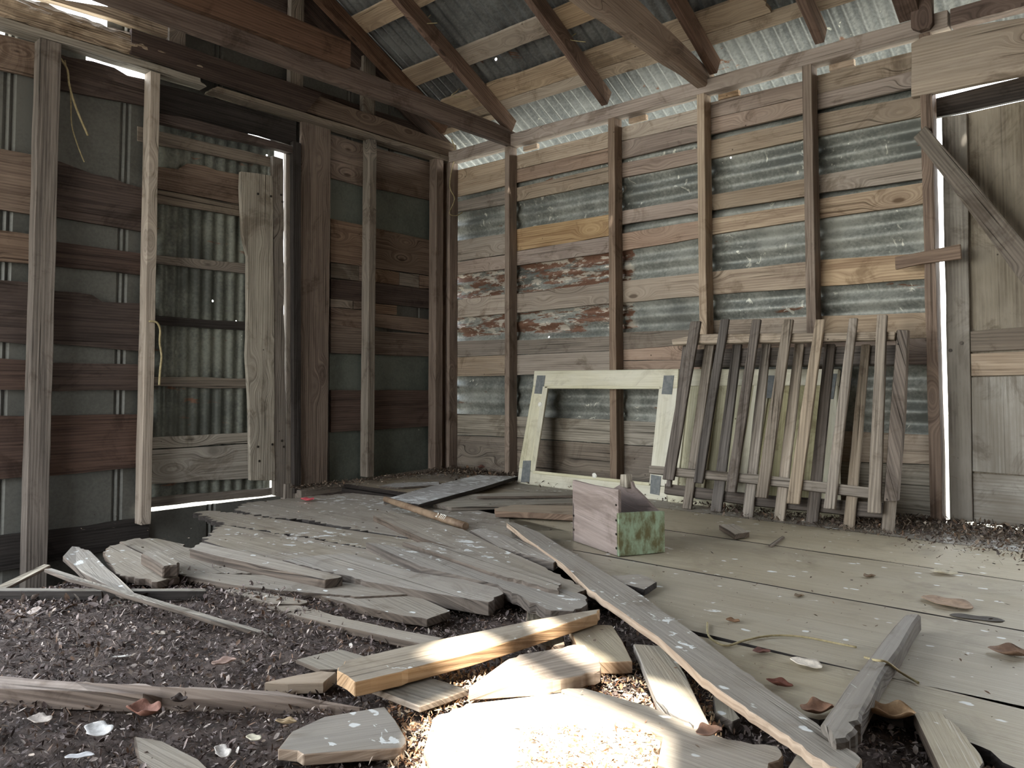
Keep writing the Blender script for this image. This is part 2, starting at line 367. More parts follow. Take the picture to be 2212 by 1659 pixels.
# ---- right wall
wr = grid('wall_right', 2, 340, lambda a, b: (-.06+3.58*a, .040+.015*math.sin(2*math.pi*(b*2.66)/.118), -.25+2.63*b), ['rust'])
tag(wr, kind='structure')
def wb(us, mat, parent=wr, amp=.0022, ends=None):      # board on the right wall
    (u0, a0, b0), (u1, a1, b1) = us
    return slab('wall_board', [WR(u0, a0), WR(u1, a1), WR(u1, b1), WR(u0, b0)], (0, .022, 0), [mat], parent, grain=(1, 0, 0), amp=amp, ends=ends)
BAY = [
 ((983, 369, 397), (1093, 342, 371), 'tan'), ((983, 397, 426), (1093, 371, 401), 'tan'), ((984, 437, 459), (1093, 411, 441), 'greyd'),
 ((982, 522, 565), (1093, 504, 549), 'tan'), ((982, 567, 594), (1093, 551, 580), 'pink'), ((982, 649, 687), (1093, 635, 677), 'tan'),
 ((982, 738, 771), (1093, 733, 766), 'greyd'), ((982, 772, 813), (1093, 767, 811), 'tan'), ((984, 894, 938), (1093, 897, 944), 'grey'),
 ((984, 940, 1016), (1093, 945, 1030), 'greyd'),
 ((1093, 342, 371), (1322, 282, 317), 'tan'), ((1093, 372, 399), (1322, 318, 349), 'pink'), ((1093, 411, 440), (1322, 358, 392), 'tan'),
 ((1093, 499, 546), (1322, 462, 508), 'honey'), ((1093, 547, 576), (1322, 509, 544), 'pink'), ((1093, 636, 678), (1322, 610, 655), 'tan'),
 ((1093, 736, 767), (1322, 726, 757), 'greyd'), ((1093, 768, 811), (1322, 758, 800), 'tan'), ((1093, 899, 943), (1322, 907, 958), 'grey'),
 ((1093, 945, 1030), (1322, 960, 1055), 'greyd'),
 ((1322, 280, 309), (1515, 233, 266), 'tan'), ((1322, 310, 348), (1515, 267, 303), 'pink'), ((1322, 357, 389), (1515, 319, 349), 'pink'),
 ((1322, 459, 488), (1515, 427, 458), 'pink'), ((1322, 508, 546), (1515, 476, 513), 'pink'), ((1322, 610, 655), (1515, 589, 639), 'tan'),
 ((1322, 719, 757), (1515, 711, 741), 'greyd'), ((1322, 758, 779), (1515, 742, 777), 'pink'), ((1322, 780, 798), (1515, 778, 797), 'pink'),
 ((1322, 908, 958), (1515, 916, 970), 'grey'), ((1322, 960, 1055), (1515, 972, 1075), 'greyd'),
 ((1515, 226, 260), (1745, 173, 208), 'pink'), ((1515, 261, 294), (1745, 209, 242), 'pink'), ((1515, 308, 347), (1745, 257, 298), 'tan'),
 ((1515, 425, 457), (1745, 385, 423), 'tan'), ((1515, 475, 510), (1745, 440, 475), 'honey'), ((1515, 590, 637), (1745, 565, 622), 'honey'),
 ((1515, 693, 732), (1745, 684, 729), 'tan'), ((1515, 734, 770), (1745, 731, 788), 'pink'),
 ((1515, 917, 970), (1745, 926, 988), 'grey'), ((1515, 972, 1080), (1745, 990, 1100), 'greyd'),
 ((1745, 168, 207), (2010, 102, 144), 'tan'), ((1745, 208, 240), (2010, 145, 181), 'pink'), ((1745, 250, 298), (2010, 201, 247), 'tan'),
 ((1745, 383, 420), (2010, 337, 383), 'tan'), ((1745, 434, 475), (2010, 392, 437), 'honey'), ((1745, 563, 620), (2010, 546, 601), 'honey'),
 ((1745, 684, 733), (2010, 675, 730), 'tan'), ((1745, 735, 788), (2010, 731, 788), 'pink'), ((1745, 928, 995), (2012, 940, 1003), 'tan'),
 ((1745, 997, 1105), (2012, 1005, 1122), 'grey'),
]
for a, b, m in BAY: wb((a, b), m)
def stud_r(u, w, mat, z0=0.0, z1=2.44, d=.09, un=None):
    x0 = WR(u, 600, -d).x
    return slab('stud', [(x0, -d, z0), (x0+w, -d, z0), (x0+w, -d, z1), (x0, -d, z1)], (0, d-.002, 0), [mat], wr, grain=(0, 0, 1), amp=.0015, bevel=.002)
stud_r(963, .045, 'brown'); stud_r(1090, .045, 'stud'); stud_r(1315, .052, 'stud'); stud_r(1509, .050, 'honey'); stud_r(1740, .052, 'stud'); stud_r(1997, .052, 'brown')
slab('top_plate', [(-.05, -.09, 2.44), (3.62, -.09, 2.44), (3.62, -.09, 2.525), (-.05, -.09, 2.525)], (0, .085, 0), ['pink'], wr, grain=(1, 0, 0), amp=.002, bevel=.003)
slab('top_plate', [(3.63, -.09, 2.44), (6.3, -.09, 2.44), (6.3, -.09, 2.525), (3.63, -.09, 2.525)], (0, .085, 0), ['beam'], wr, grain=(1, 0, 0), amp=.002, bevel=.003)
for x in (.80, 1.72, 2.36, 3.02):                 # scraps of blocking in the slot under the plate
    slab('blocking', [(x, -.01, 2.405), (x+.13, -.01, 2.405), (x+.13, -.01, 2.438), (x, -.01, 2.438)], (0, .03, 0), ['fresh'], wr, grain=(1, 0, 0), amp=.003)
slab('lintel_board', [WR(1968, 94, -.095), WR(1993, 79, -.095), WR(2079, 60, -.095), WR(2212, 38, -.095), WR(2330, 8, -.095), WR(2330, 140, -.095), WR(2212, 160, -.095), WR(2021, 199, -.095), WR(1968, 210, -.095)],
     (0, .04, 0), ['tan'], wr, grain=(1, 0, -.03), amp=.003, bevel=.003)

# ---- door on the right (boarded plywood door)
d2 = root('door_2', (3.56, .02, 0), kind='structure')
def dr(name, pts, mat, y=.0, t=.02, grain=(0, 0, 1), amp=.0015):
    o = slab(name, [WR(u, v, y) for u, v in pts], (0, t, 0), [mat], None, grain=grain, amp=amp, bevel=.002)
    o.parent = d2; o.matrix_parent_inverse = d2.matrix_world.inverted(); o.location = Vector(o.location)
    return o
def fixp(o, par):                                   # parent while keeping the world place
    o.parent = par; o.location = Vector(o.location) - par.location
    return o
def dslab(name, pts, mat, par, y=0.0, t=.02, grain=(0, 0, 1), amp=.0015, fn=WR, ext=None, mats=None, ends=None, bevel=.002):
    o = slab(name, [fn(u, v, y) for u, v in pts], ext or (0, t, 0), mats or [mat], None, grain=grain, amp=amp, ends=ends, bevel=bevel)
    return fixp(o, par)
dslab('plywood_panel', [(2040, 255), (2400, 175), (2400, 1150), (2060, 1124)], 'ply', d2, y=.02, t=.02)
dslab('stile', [(2034, 254), (2088, 244), (2094, 700), (2101, 1128), (2052, 1128), (2043, 700)], 'ply', d2, y=-.005, t=.024)
dslab('rail', [(2096, 716), (2400, 690), (2400, 745), (2097, 760)], 'greyd', d2, y=-.005, t=.024, grain=(1, 0, 0))
dslab('rail', [(2097, 764), (2400, 752), (2400, 803), (2098, 812)], 'tan', d2, y=-.003, t=.022, grain=(1, 0, 0))
dslab('panel', [(2098, 815), (2400, 806), (2400, 1040), (2100, 1018)], 'plyw', d2, y=.006, t=.02)
dslab('bottom_panel', [(2100, 1022), (2400, 1042), (2400, 1160), (2103, 1129)], 'plyw', d2, y=.010, t=.02, grain=(1, 0, 0))
dslab('track_board', [(2018, 213), (2400, 118), (2400, 172), (2018, 254)], 'dark', d2, y=.03, t=.03, grain=(1, 0, 0))
for u, v in ((2077, 741), (2053, 757)):
    c = WR(u, v, -.006); nl = tube('nail_head', [c, c-Vector((0, .004, 0))], .009, ['steel'], None); fixp(nl, d2)
slab('wall_right_far', [(5.0, .03, -.3), (6.3, .03, -.3), (6.3, .03, 2.5), (5.0, .03, 2.5)], (0, .05, 0), ['leftm'])['kind'] = 'structure'
bpy.data.objects['wall_right_far'].name = 'wall_right'

# ---- left wall
RIBS = (-3.62, -3.58, -3.10, -3.07, -2.53, -2.50, -1.98, -1.95, -1.42, -1.39, -.98, -.95, -.60, -.57, -.30)
def lw(y, z):
    h = 0
    for r in RIBS: h = max(h, .014*max(0, 1-abs(y-r)/.014))
    return h
ys = sorted(set([-6.3+6.3*i/60 for i in range(61)] + [r+d for r in RIBS for d in (-.015, 0, .015)]))
def holesheet(name, ylist, zlist, xf, skip, mat, parent=None):
    idx = {}; vs = []; fs = []
    for i, y in enumerate(ylist):
        for j, z in enumerate(zlist): idx[i, j] = len(vs); vs.append((xf(y, z), y, z))
    for i in range(len(ylist)-1):
        for j in range(len(zlist)-1):
            yc = (ylist[i]+ylist[i+1])/2; zc = (zlist[j]+zlist[j+1])/2
            if skip(yc, zc): continue
            fs.append((idx[i, j], idx[i+1, j], idx[i+1, j+1], idx[i, j+1]))
    me = bpy.data.meshes.new(name); me.from_pydata(vs, [], fs); me.uv_layers.new(name='grain')
    return link(name, me, parent, [mat])
GZ = lambda y: RZ0 + .06 + SL*min(-y-.09, 6.2+y-.03)       # underside of the gable slope
zs = [-.45+.05*i for i in range(94)]
def skip_left(y, z):
    if z > max(2.5, GZ(y)): return True
    if -6.2 < y < -3.7 and .30 < z < 2.95: return True                     # sheets gone from the rear part of the wall
    if -2.42 < y < -1.50 and -.04 < z < 2.40: return True                  # the door opening
    if z > 2.62 and -3.25 < y < -2.95 and z < 2.80 and noise.noise(Vector((y*5, z*5, 3))) > -.2: return True
    if y < -3.12 and z > 2.42: return True
    if z > 2.58 and y < -2.62 + .10*noise.noise(Vector((0, z*6, 4))): return True    # opening added so sky stands in for the bright gable metal
    if 2.40 <= z < 2.48 and y < -2.05 and noise.noise(Vector((y*3.3, 0, 9))) > .02: return True
    return False
wl = holesheet('wall_left', ys, zs, lambda y, z: -.03+lw(y, z)*-1+.003*noise.noise(Vector((y*2, z*2, 0))), skip_left, 'leftm')
tag(wl, kind='structure')
def lb(pts, mat, name='wall_board', x=0.0, t=.022, grain=(0, 1, 0), amp=.0025, parent=wl, ends=None, mats=None):
    P = [WL(u, v, x) for u, v in pts]
    for q, (u, v) in zip(P, pts):
        if u == -60: q.y = -3.72                     # runs on past the frame
    return slab(name, P, (-t, 0, 0), mats or [mat], parent, grain=grain, amp=amp, ends=ends)
LB = [
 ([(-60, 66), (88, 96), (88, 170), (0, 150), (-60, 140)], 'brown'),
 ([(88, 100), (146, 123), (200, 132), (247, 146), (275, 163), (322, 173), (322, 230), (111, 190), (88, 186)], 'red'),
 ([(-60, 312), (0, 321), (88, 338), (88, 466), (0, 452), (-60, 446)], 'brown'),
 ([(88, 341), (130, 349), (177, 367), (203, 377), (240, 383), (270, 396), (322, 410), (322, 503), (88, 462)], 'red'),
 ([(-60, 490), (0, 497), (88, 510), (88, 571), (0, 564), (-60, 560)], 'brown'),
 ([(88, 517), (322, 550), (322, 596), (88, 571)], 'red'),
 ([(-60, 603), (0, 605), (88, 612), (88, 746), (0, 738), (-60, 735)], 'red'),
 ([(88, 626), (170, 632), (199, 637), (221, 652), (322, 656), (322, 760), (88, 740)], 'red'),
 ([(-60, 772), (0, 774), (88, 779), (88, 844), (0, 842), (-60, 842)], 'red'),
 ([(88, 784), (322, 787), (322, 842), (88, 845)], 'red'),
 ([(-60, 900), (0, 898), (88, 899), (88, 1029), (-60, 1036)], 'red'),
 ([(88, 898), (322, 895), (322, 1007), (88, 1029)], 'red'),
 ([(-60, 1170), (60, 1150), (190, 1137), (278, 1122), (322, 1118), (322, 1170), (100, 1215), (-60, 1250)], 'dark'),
 # right of the door
 ([(715, 290), (808, 318), (808, 408), (715, 384)], 'brown'), ([(806, 318), (948, 356), (948, 436), (806, 406)], 'brown'),
 ([(715, 472), (808, 492), (808, 579), (715, 566)], 'brown'), ([(806, 492), (948, 523), (948, 598), (806, 578)], 'brown'),
 ([(715, 568), (775, 574), (775, 607), (715, 600)], 'greyd'), ([(776, 574), (808, 579), (808, 610), (776, 607)], 'brown'), ([(806, 580), (862, 588), (862, 616), (806, 609)], 'brown'),
 ([(863, 588), (905, 593), (905, 622), (863, 616)], 'greyd'), ([(906, 594), (948, 599), (948, 626), (906, 622)], 'brown'),
 ([(715, 602), (808, 611), (808, 654), (715, 644)], 'red'), ([(806, 610), (948, 629), (948, 668), (806, 654)], 'red'),
 ([(715, 645), (762, 650), (762, 667), (715, 663)], 'greyd'), ([(764, 650), (808, 655), (808, 671), (764, 667)], 'brown'), ([(806, 655), (857, 660), (857, 680), (806, 676)], 'brown'),
 ([(715, 664), (808, 673), (808, 715), (715, 699)], 'brown'), ([(806, 676), (948, 692), (948, 723), (806, 705)], 'brown'),
 ([(715, 700), (808, 715), (948, 724), (948, 771), (715, 762)], 'brown'),
 ([(715, 843), (948, 843), (948, 920), (715, 934)], 'red'),
]
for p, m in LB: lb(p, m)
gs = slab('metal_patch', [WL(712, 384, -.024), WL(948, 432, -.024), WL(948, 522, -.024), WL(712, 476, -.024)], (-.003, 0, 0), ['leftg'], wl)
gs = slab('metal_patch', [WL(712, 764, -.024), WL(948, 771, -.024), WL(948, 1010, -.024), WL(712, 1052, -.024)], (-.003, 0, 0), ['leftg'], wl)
def stud_l(u, w, mat, z0, z1, d=.09, name='stud'):
    y0 = WL(u, 600, d).y
    return slab(name, [(d, y0, z0), (d, y0+w, z0), (d, y0+w, z1), (d, y0, z1)], (-d+.002, 0, 0), [mat], wl, grain=(0, 0, 1), amp=.002, bevel=.002)
stud_l(72, .10, 'picketd', -.40, 2.46, .085); slab('stud', [(.085, -3.72, -.4), (.085, -3.64, -.4), (.085, -3.64, 2.46), (.085, -3.72, 2.46)], (-.083, 0, 0), ['greyd'], wl, grain=(0, 0, 1), amp=.002)
stud_l(316, .055, 'tan', -.10, 2.46, .085)
stud_l(648, .235, 'brown', .01, 2.46, .03, 'wide_jamb_board'); stud_l(797, .06, 'greyd', .02, 2.46, .085); stud_l(942, .075, 'brown', .02, 2.46, .085)
slab('corner_post', [(.085, -.085, 0), (.085, -.002, 0), (.085, -.002, 2.46), (.085, -.085, 2.46)], (-.08, 0, 0), ['brown'], wl, grain=(0, 0, 1), bevel=.002)
slab('door_jamb', [WL(633, 305, .05), WL(650, 310, .05), WL(650, 1063, .05), WL(636, 1066, .05)], (-.06, 0, 0), ['dark'], wl, grain=(0, 0, 1))
slab('door_jamb', [WL(618, 322, .01), WL(634, 322, .01), WL(636, 1060, .01), WL(619, 1060, .01)], (-.03, 0, 0), ['greyd'], wl, grain=(0, 0, 1))
slab('jamb_foot', [WL(617, 1046, .03), WL(636, 1044, .03), WL(636, 1082, .03), WL(615, 1084, .03)], (-.05, 0, 0), ['greyd'], wl, grain=(0, 0, 1))
slab('sill_plate', [WL(650, 1060, .10), WL(955, 1011, .10), WL(955, 1026, .10), WL(650, 1079, .10)], (-.09, 0, 0), ['greyd'], wl, grain=(0, 1, 0), amp=.004, bevel=.004)
# header boards above the door
lb([(335, 180), (420, 200), (640, 262), (640, 318), (560, 292), (335, 241)], 'dark', 'header_board', x=.02)
lb([(335, 243), (420, 258), (560, 296), (632, 316), (632, 331), (560, 312), (335, 262)], 'red', 'header_board', x=.05, t=.05)
# plate and the rotten beam on it
slab('top_plate', [(.09, -4.4, 2.462), (.09, -2.10, 2.462), (.09, -2.14, 2.502), (.09, -4.4, 2.502)], (-.09, 0, 0), ['grey'], wl, grain=(0, 1, 0), amp=.003, ends=.02)
slab('top_plate', [(.09, -2.07, 2.445), (.09, 0, 2.445), (.09, 0, 2.485), (.09, -2.03, 2.485)], (-.09, 0, 0), ['greyd'], wl, grain=(0, 1, 0), amp=.002, ends=.008)
slab('plate_beam', [(.085, -1.45, 2.50), (.085, 0, 2.488), (.085, 0, 2.60), (.085, -1.52, 2.64)], (-.05, 0, 0), ['brown'], wl, grain=(0, 1, 0), amp=.002, bevel=.002)
slab('plate_beam', [(.115, -2.55, 2.515), (.115, -1.42, 2.485), (.115, -1.30, 2.64), (.115, -2.55, 2.655)], (-.03, 0, 0), ['red'], wl, grain=(0, 1, 0), amp=.004, bevel=.002)
def rotten(a, b, r0, r1, name, mat='rot', n=150, m=26):
    a, b = Vector(a), Vector(b); d = (b-a).normalized(); x = Vector((1, 0, 0)); z = d.cross(x)*-1
    def fn(t, s):
        p = a.lerp(b, t); an = 2*math.pi*s; r = r0+(r1-r0)*t
        nn = noise.noise(Vector((t*9, math.cos(an)*3.2, math.sin(an)*3.2)))*.30 + noise.noise(Vector((t*34, math.cos(an)*8, math.sin(an)*8)))*.22
        st = noise.noise(Vector((t*2.5, math.cos(an)*15, math.sin(an)*15)))*.20
        r = r*(1+nn+st)*(1 if .01 < t < .97 else .35)
        return tuple(p + (x*math.cos(an)*.75 + z*math.sin(an)*1.05)*r)
    o = grid(name, n, m, fn, [mat], wl, smooth=False, uvs=((b-a).length, .4))
    return o
rotten((.07, -3.9, 2.575), (.075, -2.02, 2.575), .072, .045, 'rotten_beam')
# gable framing
for u, w, z1 in ((365, .10, 3.45), (628, .10, 3.35), (786, .11, 3.05)):
    y0 = WL(u, 100, .06).y
    slab('gable_stud', [(.06, y0, 2.60), (.06, y0+w, 2.60), (.06, y0+w, z1), (.06, y0, z1)], (-.045, 0, 0), ['greyd'], wl, grain=(0, 0, 1), bevel=.002)
gb = lambda y0, y1, z0, z1, m, e=None: slab('gable_board', [(.0, y0, z0), (.0, y1, z0), (.0, y1, z1), (.0, y0, z1)], (-.022, 0, 0), [m], wl, grain=(0, 1, 0), amp=.003, ends=e)
gb(-2.28, -.45, 2.80, 2.93, 'red'); gb(-2.28, -.75, 2.94, 3.10, 'red'); gb(-2.28, -1.0, 3.11, 3.27, 'red'); gb(-2.28, -1.3, 3.28, 3.45, 'brown'); gb(-2.28, -.2, 2.64, 2.70, 'red')
slab('gable_girt', [WL(60, -26, .04), WL(142, 0, .04), (WL(230, 14, .04)), WL(316, 33, .04), WL(366, 54, .04), WL(366, 82, .04), WL(250, 42, .04), WL(130, 6, .04), WL(60, -12, .04)], (-.05, 0, 0), ['rot'], wl, grain=(0, 1, 0), amp=.006)

# ---- door on the left (corrugated sheet on battens)
d1 = root('door_1', (-.01, -2.0, 0), kind='structure')
def dgr(a, b):
    y = -2.47+.98*a; z = -.02+2.40*b
    return (-.052+.009*math.sin(2*math.pi*y/.075), y+2.0, z) if True else None
sh = grid('corrugated_sheet', 160, 2, lambda a, b: (-.042+.009*math.sin(2*math.pi*(.90*a)/.075), -2.455+.90*a+2.0, .0+(2.37-.10*a)*b), ['doorm'], d1)
def db(name, pts, mat, x=-.022, t=.022, grain=(0, 1, 0), amp=.004, ends=None):
    return dslab(name, pts, mat, d1, y=x, grain=grain, amp=amp, fn=WL, ext=(-t, 0, 0), ends=ends)
db('batten', [(297, 272), (589, 340), (586, 360), (297, 304)], 'greyd')
db('batten', [(342, 360), (385, 365), (405, 353), (440, 357), (470, 368), (535, 380), (535, 443), (322, 404), (322, 362)], 'brown')
db('batten', [(322, 407), (535, 444), (535, 469), (322, 435)], 'greyd')
db('batten', [(322, 549), (540, 570), (540, 592), (322, 568)], 'greyd'); db('batten', [(322, 682), (545, 696), (545, 715), (322, 699)], 'dark')
db('batten', [(322, 814), (545, 817), (545, 839), (322, 834)], 'greyd'); db('batten', [(318, 946), (545, 934), (545, 957), (318, 970)], 'grey')
db('batten', [(318, 973), (545, 959), (545, 1033), (318, 1046)], 'grey'); db('batten', [(318, 1076), (592, 1053), (592, 1068), (318, 1097)], 'greyd')
db('stile', [(521, 370), (589, 380), (592, 700), (595, 1038), (541, 1038), (540, 972), (538, 861), (532, 766), (535, 671), (535, 554), (524, 507), (521, 440)], 'grey', x=.012, t=.03, grain=(0, 0, 1))
db('stile', [(589, 336), (612, 343), (614, 700), (618, 1077), (592, 1070), (592, 700)], 'greyd', x=.008, t=.03, grain=(0, 0, 1))
for u, v in ((557, 419), (585, 424), (607, 421), (610, 436), (557, 965), (588, 960), (609, 952), (613, 965), (560, 996)):
    c = WL(u, v, .013 if u < 590 else .009); nl = tube('nail_head', [c, c+Vector((.004, 0, 0))], .008, ['steel'], None); fixp(nl, d1)
# strip of sheet standing in the ground below the door
slab('wall_left', [(-.06, -2.5, -.45), (-.06, -1.45, -.45), (-.06, -1.45, -.085), (-.06, -2.5, -.10)], (-.004, 0, 0), ['leftg'])['kind'] = 'structure'

# ---- roof / ceiling
def rp(x, s, off=0.0):
    return Vector((x, RY0 - s/SN + off*SL/SN, RZ0 + s*SL/SN + off/SN))
RIDGE = 3.35
roof = grid('ceiling', 1500, 9, lambda a, b: tuple(rp(-.35+7.0*a, -.42+(RIDGE+.42)*b, .148+.010*math.sin(2*math.pi*(7.0*a)/.076)+.004*noise.noise(Vector((a*20, b*9, 0))))), ['roofm'])
tag(roof, kind='structure')
def rb(x0, x1, s0, s1, mat='purlin', name='roof_board', amp=.003, ends=.012, k=0.0):
    return slab(name, [rp(x0, s0, .10), rp(x1, s0+k, .10), rp(x1, s1+k, .10), rp(x0, s1, .10)], (rp(0, 0, .024)-rp(0, 0, 0)), [mat], roof, grain=(1, 0, 0), amp=amp, ends=ends)
rb(-.05, 1.58, .100, .192); rb(.27, 1.58, .196, .352); rb(1.58, 3.33, .100, .187, ends=.004); rb(1.58, 2.78, .190, .338)
rb(-.05, .62, .05, .19, 'purlin'); rb(.05, .66, .545, .692); rb(.66, 1.50, .548, .690); rb(1.50, 1.92, .54, .69, ends=.03); rb(2.3, 2.9, .54, .63, ends=.03)
rb(.1, .66, 1.065, 1.21); rb(.70, 1.6, 1.065, 1.20); rb(2.6, 3.6, .335, .47, ends=.02)
rb(.1, 6.2, 1.6, 1.74); rb(.1, 6.2, 2.2, 2.34); rb(.1, 6.2, 2.8, 2.94)
def rafter(x, w=.05, d=.11, s1=RIDGE, s0=-.02, mat='beam'):
    return slab('rafter', [rp(x, s0, .0-d+.10), rp(x+w, s0, -d+.10), rp(x+w, s1, -d+.10), rp(x, s1, -d+.10)], (rp(0, 0, d)-rp(0, 0, 0)), [mat], roof, grain=(0, -1, SL), amp=.002, bevel=.003)
rafter(-.02, .05, .12, s0=-.06, mat='red'); rafter(.14, .05, .11, s0=.15)
for x in (.70, 1.55, 2.34, 2.97): rafter(x)
rafter(3.40, .10, .13)
for x in (4.2, 4.8, 5.4, 6.1): rafter(x)
# tie beams
slab('tie_beam', [(.745, -.0, 2.44), (.745, -5.9, 2.47), (.745, -5.9, 2.62), (.745, -.25, 2.57), (.745, 0, 2.55)], (-.045, 0, 0), ['beam'], roof, grain=(0, 1, 0), amp=.002, bevel=.003)
slab('tie_beam', [(.80, -1.575, 2.55), (.80, -5.9, 2.57), (.80, -5.9, 2.75), (.80, -1.575, 2.705)], (-.05, 0, 0), ['beam'], roof, grain=(0, 1, 0), amp=.002, bevel=.003)
slab('tie_beam', [(2.33, -.02, 2.475), (2.33, -1.35, 2.53), (2.33, -3.2, 2.60), (2.33, -3.2, 3.0), (2.33, -1.35, 2.80), (2.33, -.88, 2.725), (2.33, .02, 2.58)], (-.075, 0, 0), ['pink'], roof, grain=(0, 1, -.1), amp=.005, bevel=.012)
slab('hanging_board', [WR(1963, -40, -.13), WR(2012, -40, -.13), WR(2014, 48, -.13), WR(2004, 60, -.13), WR(1985, 66, -.13), WR(1968, 60, -.13)], (0, .04, 0), ['beam'], roof, grain=(0, 0, 1), amp=.002)

# far slope of the roof, cut where the sheets are missing
yR = RY0 - RIDGE/SN; zR = RZ0 + RIDGE*SL/SN
def on_far(p, off=.15):                             # floor point carried along the sun ray up to the far slope
    p = Vector(p); s = SUNV
    # plane: z - zR - off*.. = SL*(y - yR)
    t = (zR + .16 + SL*(p.y-yR) - p.z)/(s.z - SL*s.y)
    return p + s*t
far = slab('ceiling', [(-.35, yR+.25, zR+.16+.25*SL), (6.65, yR+.25, zR+.16+.25*SL), (6.65, yR-3.3, zR+.16-3.3*SL), (-.35, yR-3.3, zR+.16-3.3*SL)], (0, 0, .02), ['roofm'])
tag(far, kind='structure')
SUN_PATCHES = [
 [(905, 1532), (1012, 1492), (1060, 1455), (1100, 1440), (1150, 1475), (1215, 1489), (1300, 1525), (1432, 1590), (1425, 1720), (1300, 1850), (900, 1850), (870, 1700), (893, 1595)],
 [(912, 1444), (1010, 1386), (1052, 1402), (1185, 1478), (1060, 1480), (1012, 1470)],
 [(1140, 1345), (1185, 1365), (1300, 1425), (1300, 1462), (1250, 1440), (1165, 1390)],
 [(1290, 1460), (1330, 1450), (1400, 1468), (1462, 1490), (1500, 1530), (1545, 1578), (1500, 1575), (1420, 1520), (1330, 1490)],
]
cut = []
for i, poly in enumerate(SUN_PATCHES):
    pp = [on_far(FL(u, v)) for u, v in poly]
    cut.append(slab('cutter', [p+Vector((0, 0, .4)) for p in pp], (0, 0, -.8), ['dark']))
bpy.context.view_layer.update()
cut.append(slab('cutter', [(-.5, -3.05, 6), (.38, -3.05, 6), (.30, -3.5, 6), (.36, -3.9, 6), (-.5, -4.0, 6)], (0, 0, -5), ['dark']))
for c in cut:
    md = far.modifiers.new('cut', 'BOOLEAN'); md.object = c; md.operation = 'DIFFERENCE'; md.solver = 'EXACT'
bpy.context.view_layer.update()
dg = bpy.context.evaluated_depsgraph_get()
nm = bpy.data.meshes.new_from_object(far.evaluated_get(dg)); far.modifiers.clear(); far.data = nm
for c in cut: bpy.data.objects.remove(c)

# back and side walls behind the camera; the back wall is mostly one wide opening
for i, (a, b, c, d) in enumerate(((-.06, .35, -.45, 2.5), (2.8, 6.4, -.45, 2.5), (.35, 2.8, 2.32, 2.5))):
    slab('wall_back', [(a, -6.3, c), (b, -6.3, c), (b, -6.3, d), (a, -6.3, d)], (0, -.03, 0), ['brown'])['kind'] = 'structure'
slab('wall_side', [(6.4, -6.4, -.45), (6.4, .1, -.45), (6.4, .1, 4.2), (6.4, -6.4, 4.2)], (.03, 0, 0), ['brown'])['kind'] = 'structure'
bpy.data.objects['wall_side'].name = 'wall_far_side'

# ---- ground inside
def gz(x, y):
    n = .018*noise.noise(Vector((x*3, y*3, 0))) + .010*noise.noise(Vector((x*11, y*11, 2)))
    e = 1.45 + .25*(y+3.4)                         # edge of the pit by the left wall
    t = min(1, max(0, (e - x)/.35)); t = t*t*(3-2*t)
    t *= min(1, max(0, (-1.35-y)/.3))
    h = .035*max(0, 1-((x-2.2)**2+(y+3.5)**2)/.9)
    return -.048 + n - .33*t + h
gr = grid('dirt_ground', 160, 150, lambda a, b: (-.05+6.4*a, -6.28+6.3*b, gz(-.05+6.4*a, -6.28+6.3*b)), ['dirt']); tag(gr, kind='structure')

# ---- floor: boards still nailed down
fl = root('floor', (0, 0, 0), kind='structure')
def fb(pts, mat='floor', z=0.0, t=.024, grain=(1, 0, 0), amp=.003, ends=.02, world=False, name='floorboard'):
    P = [Vector((x, y, z)) for x, y in pts] if world else [FL(u, v, z) for u, v in pts]
    return slab(name, P, (0, 0, -t), [mat, 'dark'], fl, grain=grain, amp=amp, ends=ends)
fb([(.0, -.0), (6.35, .0), (6.35, -.545), (.0, -.545)], world=True, mat='mid', ends=None)
fb([(.0, -.55), (1.9, -.55), (1.9, -1.085), (.0, -1.085)], world=True, mat='mid', ends=None)
fb([(1.91, -.553), (6.35, -.553), (6.35, -1.085), (1.91, -1.085)], world=True, ends=None)
fb([(1.60, -1.096), (6.35, -1.096), (6.35, -1.718), (2.2, -1.718)], world=True, ends=None)
fb([(2.25, -1.730), (6.35, -1.730), (6.35, -2.33), (3.40, -2.33)], world=True, ends=None)
fb([(1484, 1369), (1850, 1449), (2212, 1526), (2300, 1545), (2300, 1700), (2140, 1622), (2097, 1604), (1973, 1545), (1880, 1532), (1800, 1545), (1740, 1548), (1600, 1447)])
fb([(505, 1100), (530, 1086), (640, 1075), (760, 1065), (960, 1085), (1240, 1150), (1240, 1215), (800, 1149), (665, 1123), (608, 1119), (539, 1109)], 'mid')
fb([(422, 1107), (450, 1103), (539, 1111), (608, 1122), (800, 1152), (1240, 1218), (1150, 1232), (850, 1195), (680, 1163), (585, 1149), (482, 1132)], 'mid', z=-.002)
fb([(460, 1145), (482, 1134), (585, 1151), (680, 1165), (850, 1197), (1150, 1234), (1000, 1252), (748, 1216), (600, 1213), (528, 1196), (440, 1168)], 'mid', z=-.003)
slab('joist', [(-.04, -1.02, -.03), (-.04, -1.10, -.03), (5.9, -1.10, -.03), (5.9, -1.02, -.03)], (0, 0, -.12), ['dark'], fl, grain=(1, 0, 0))

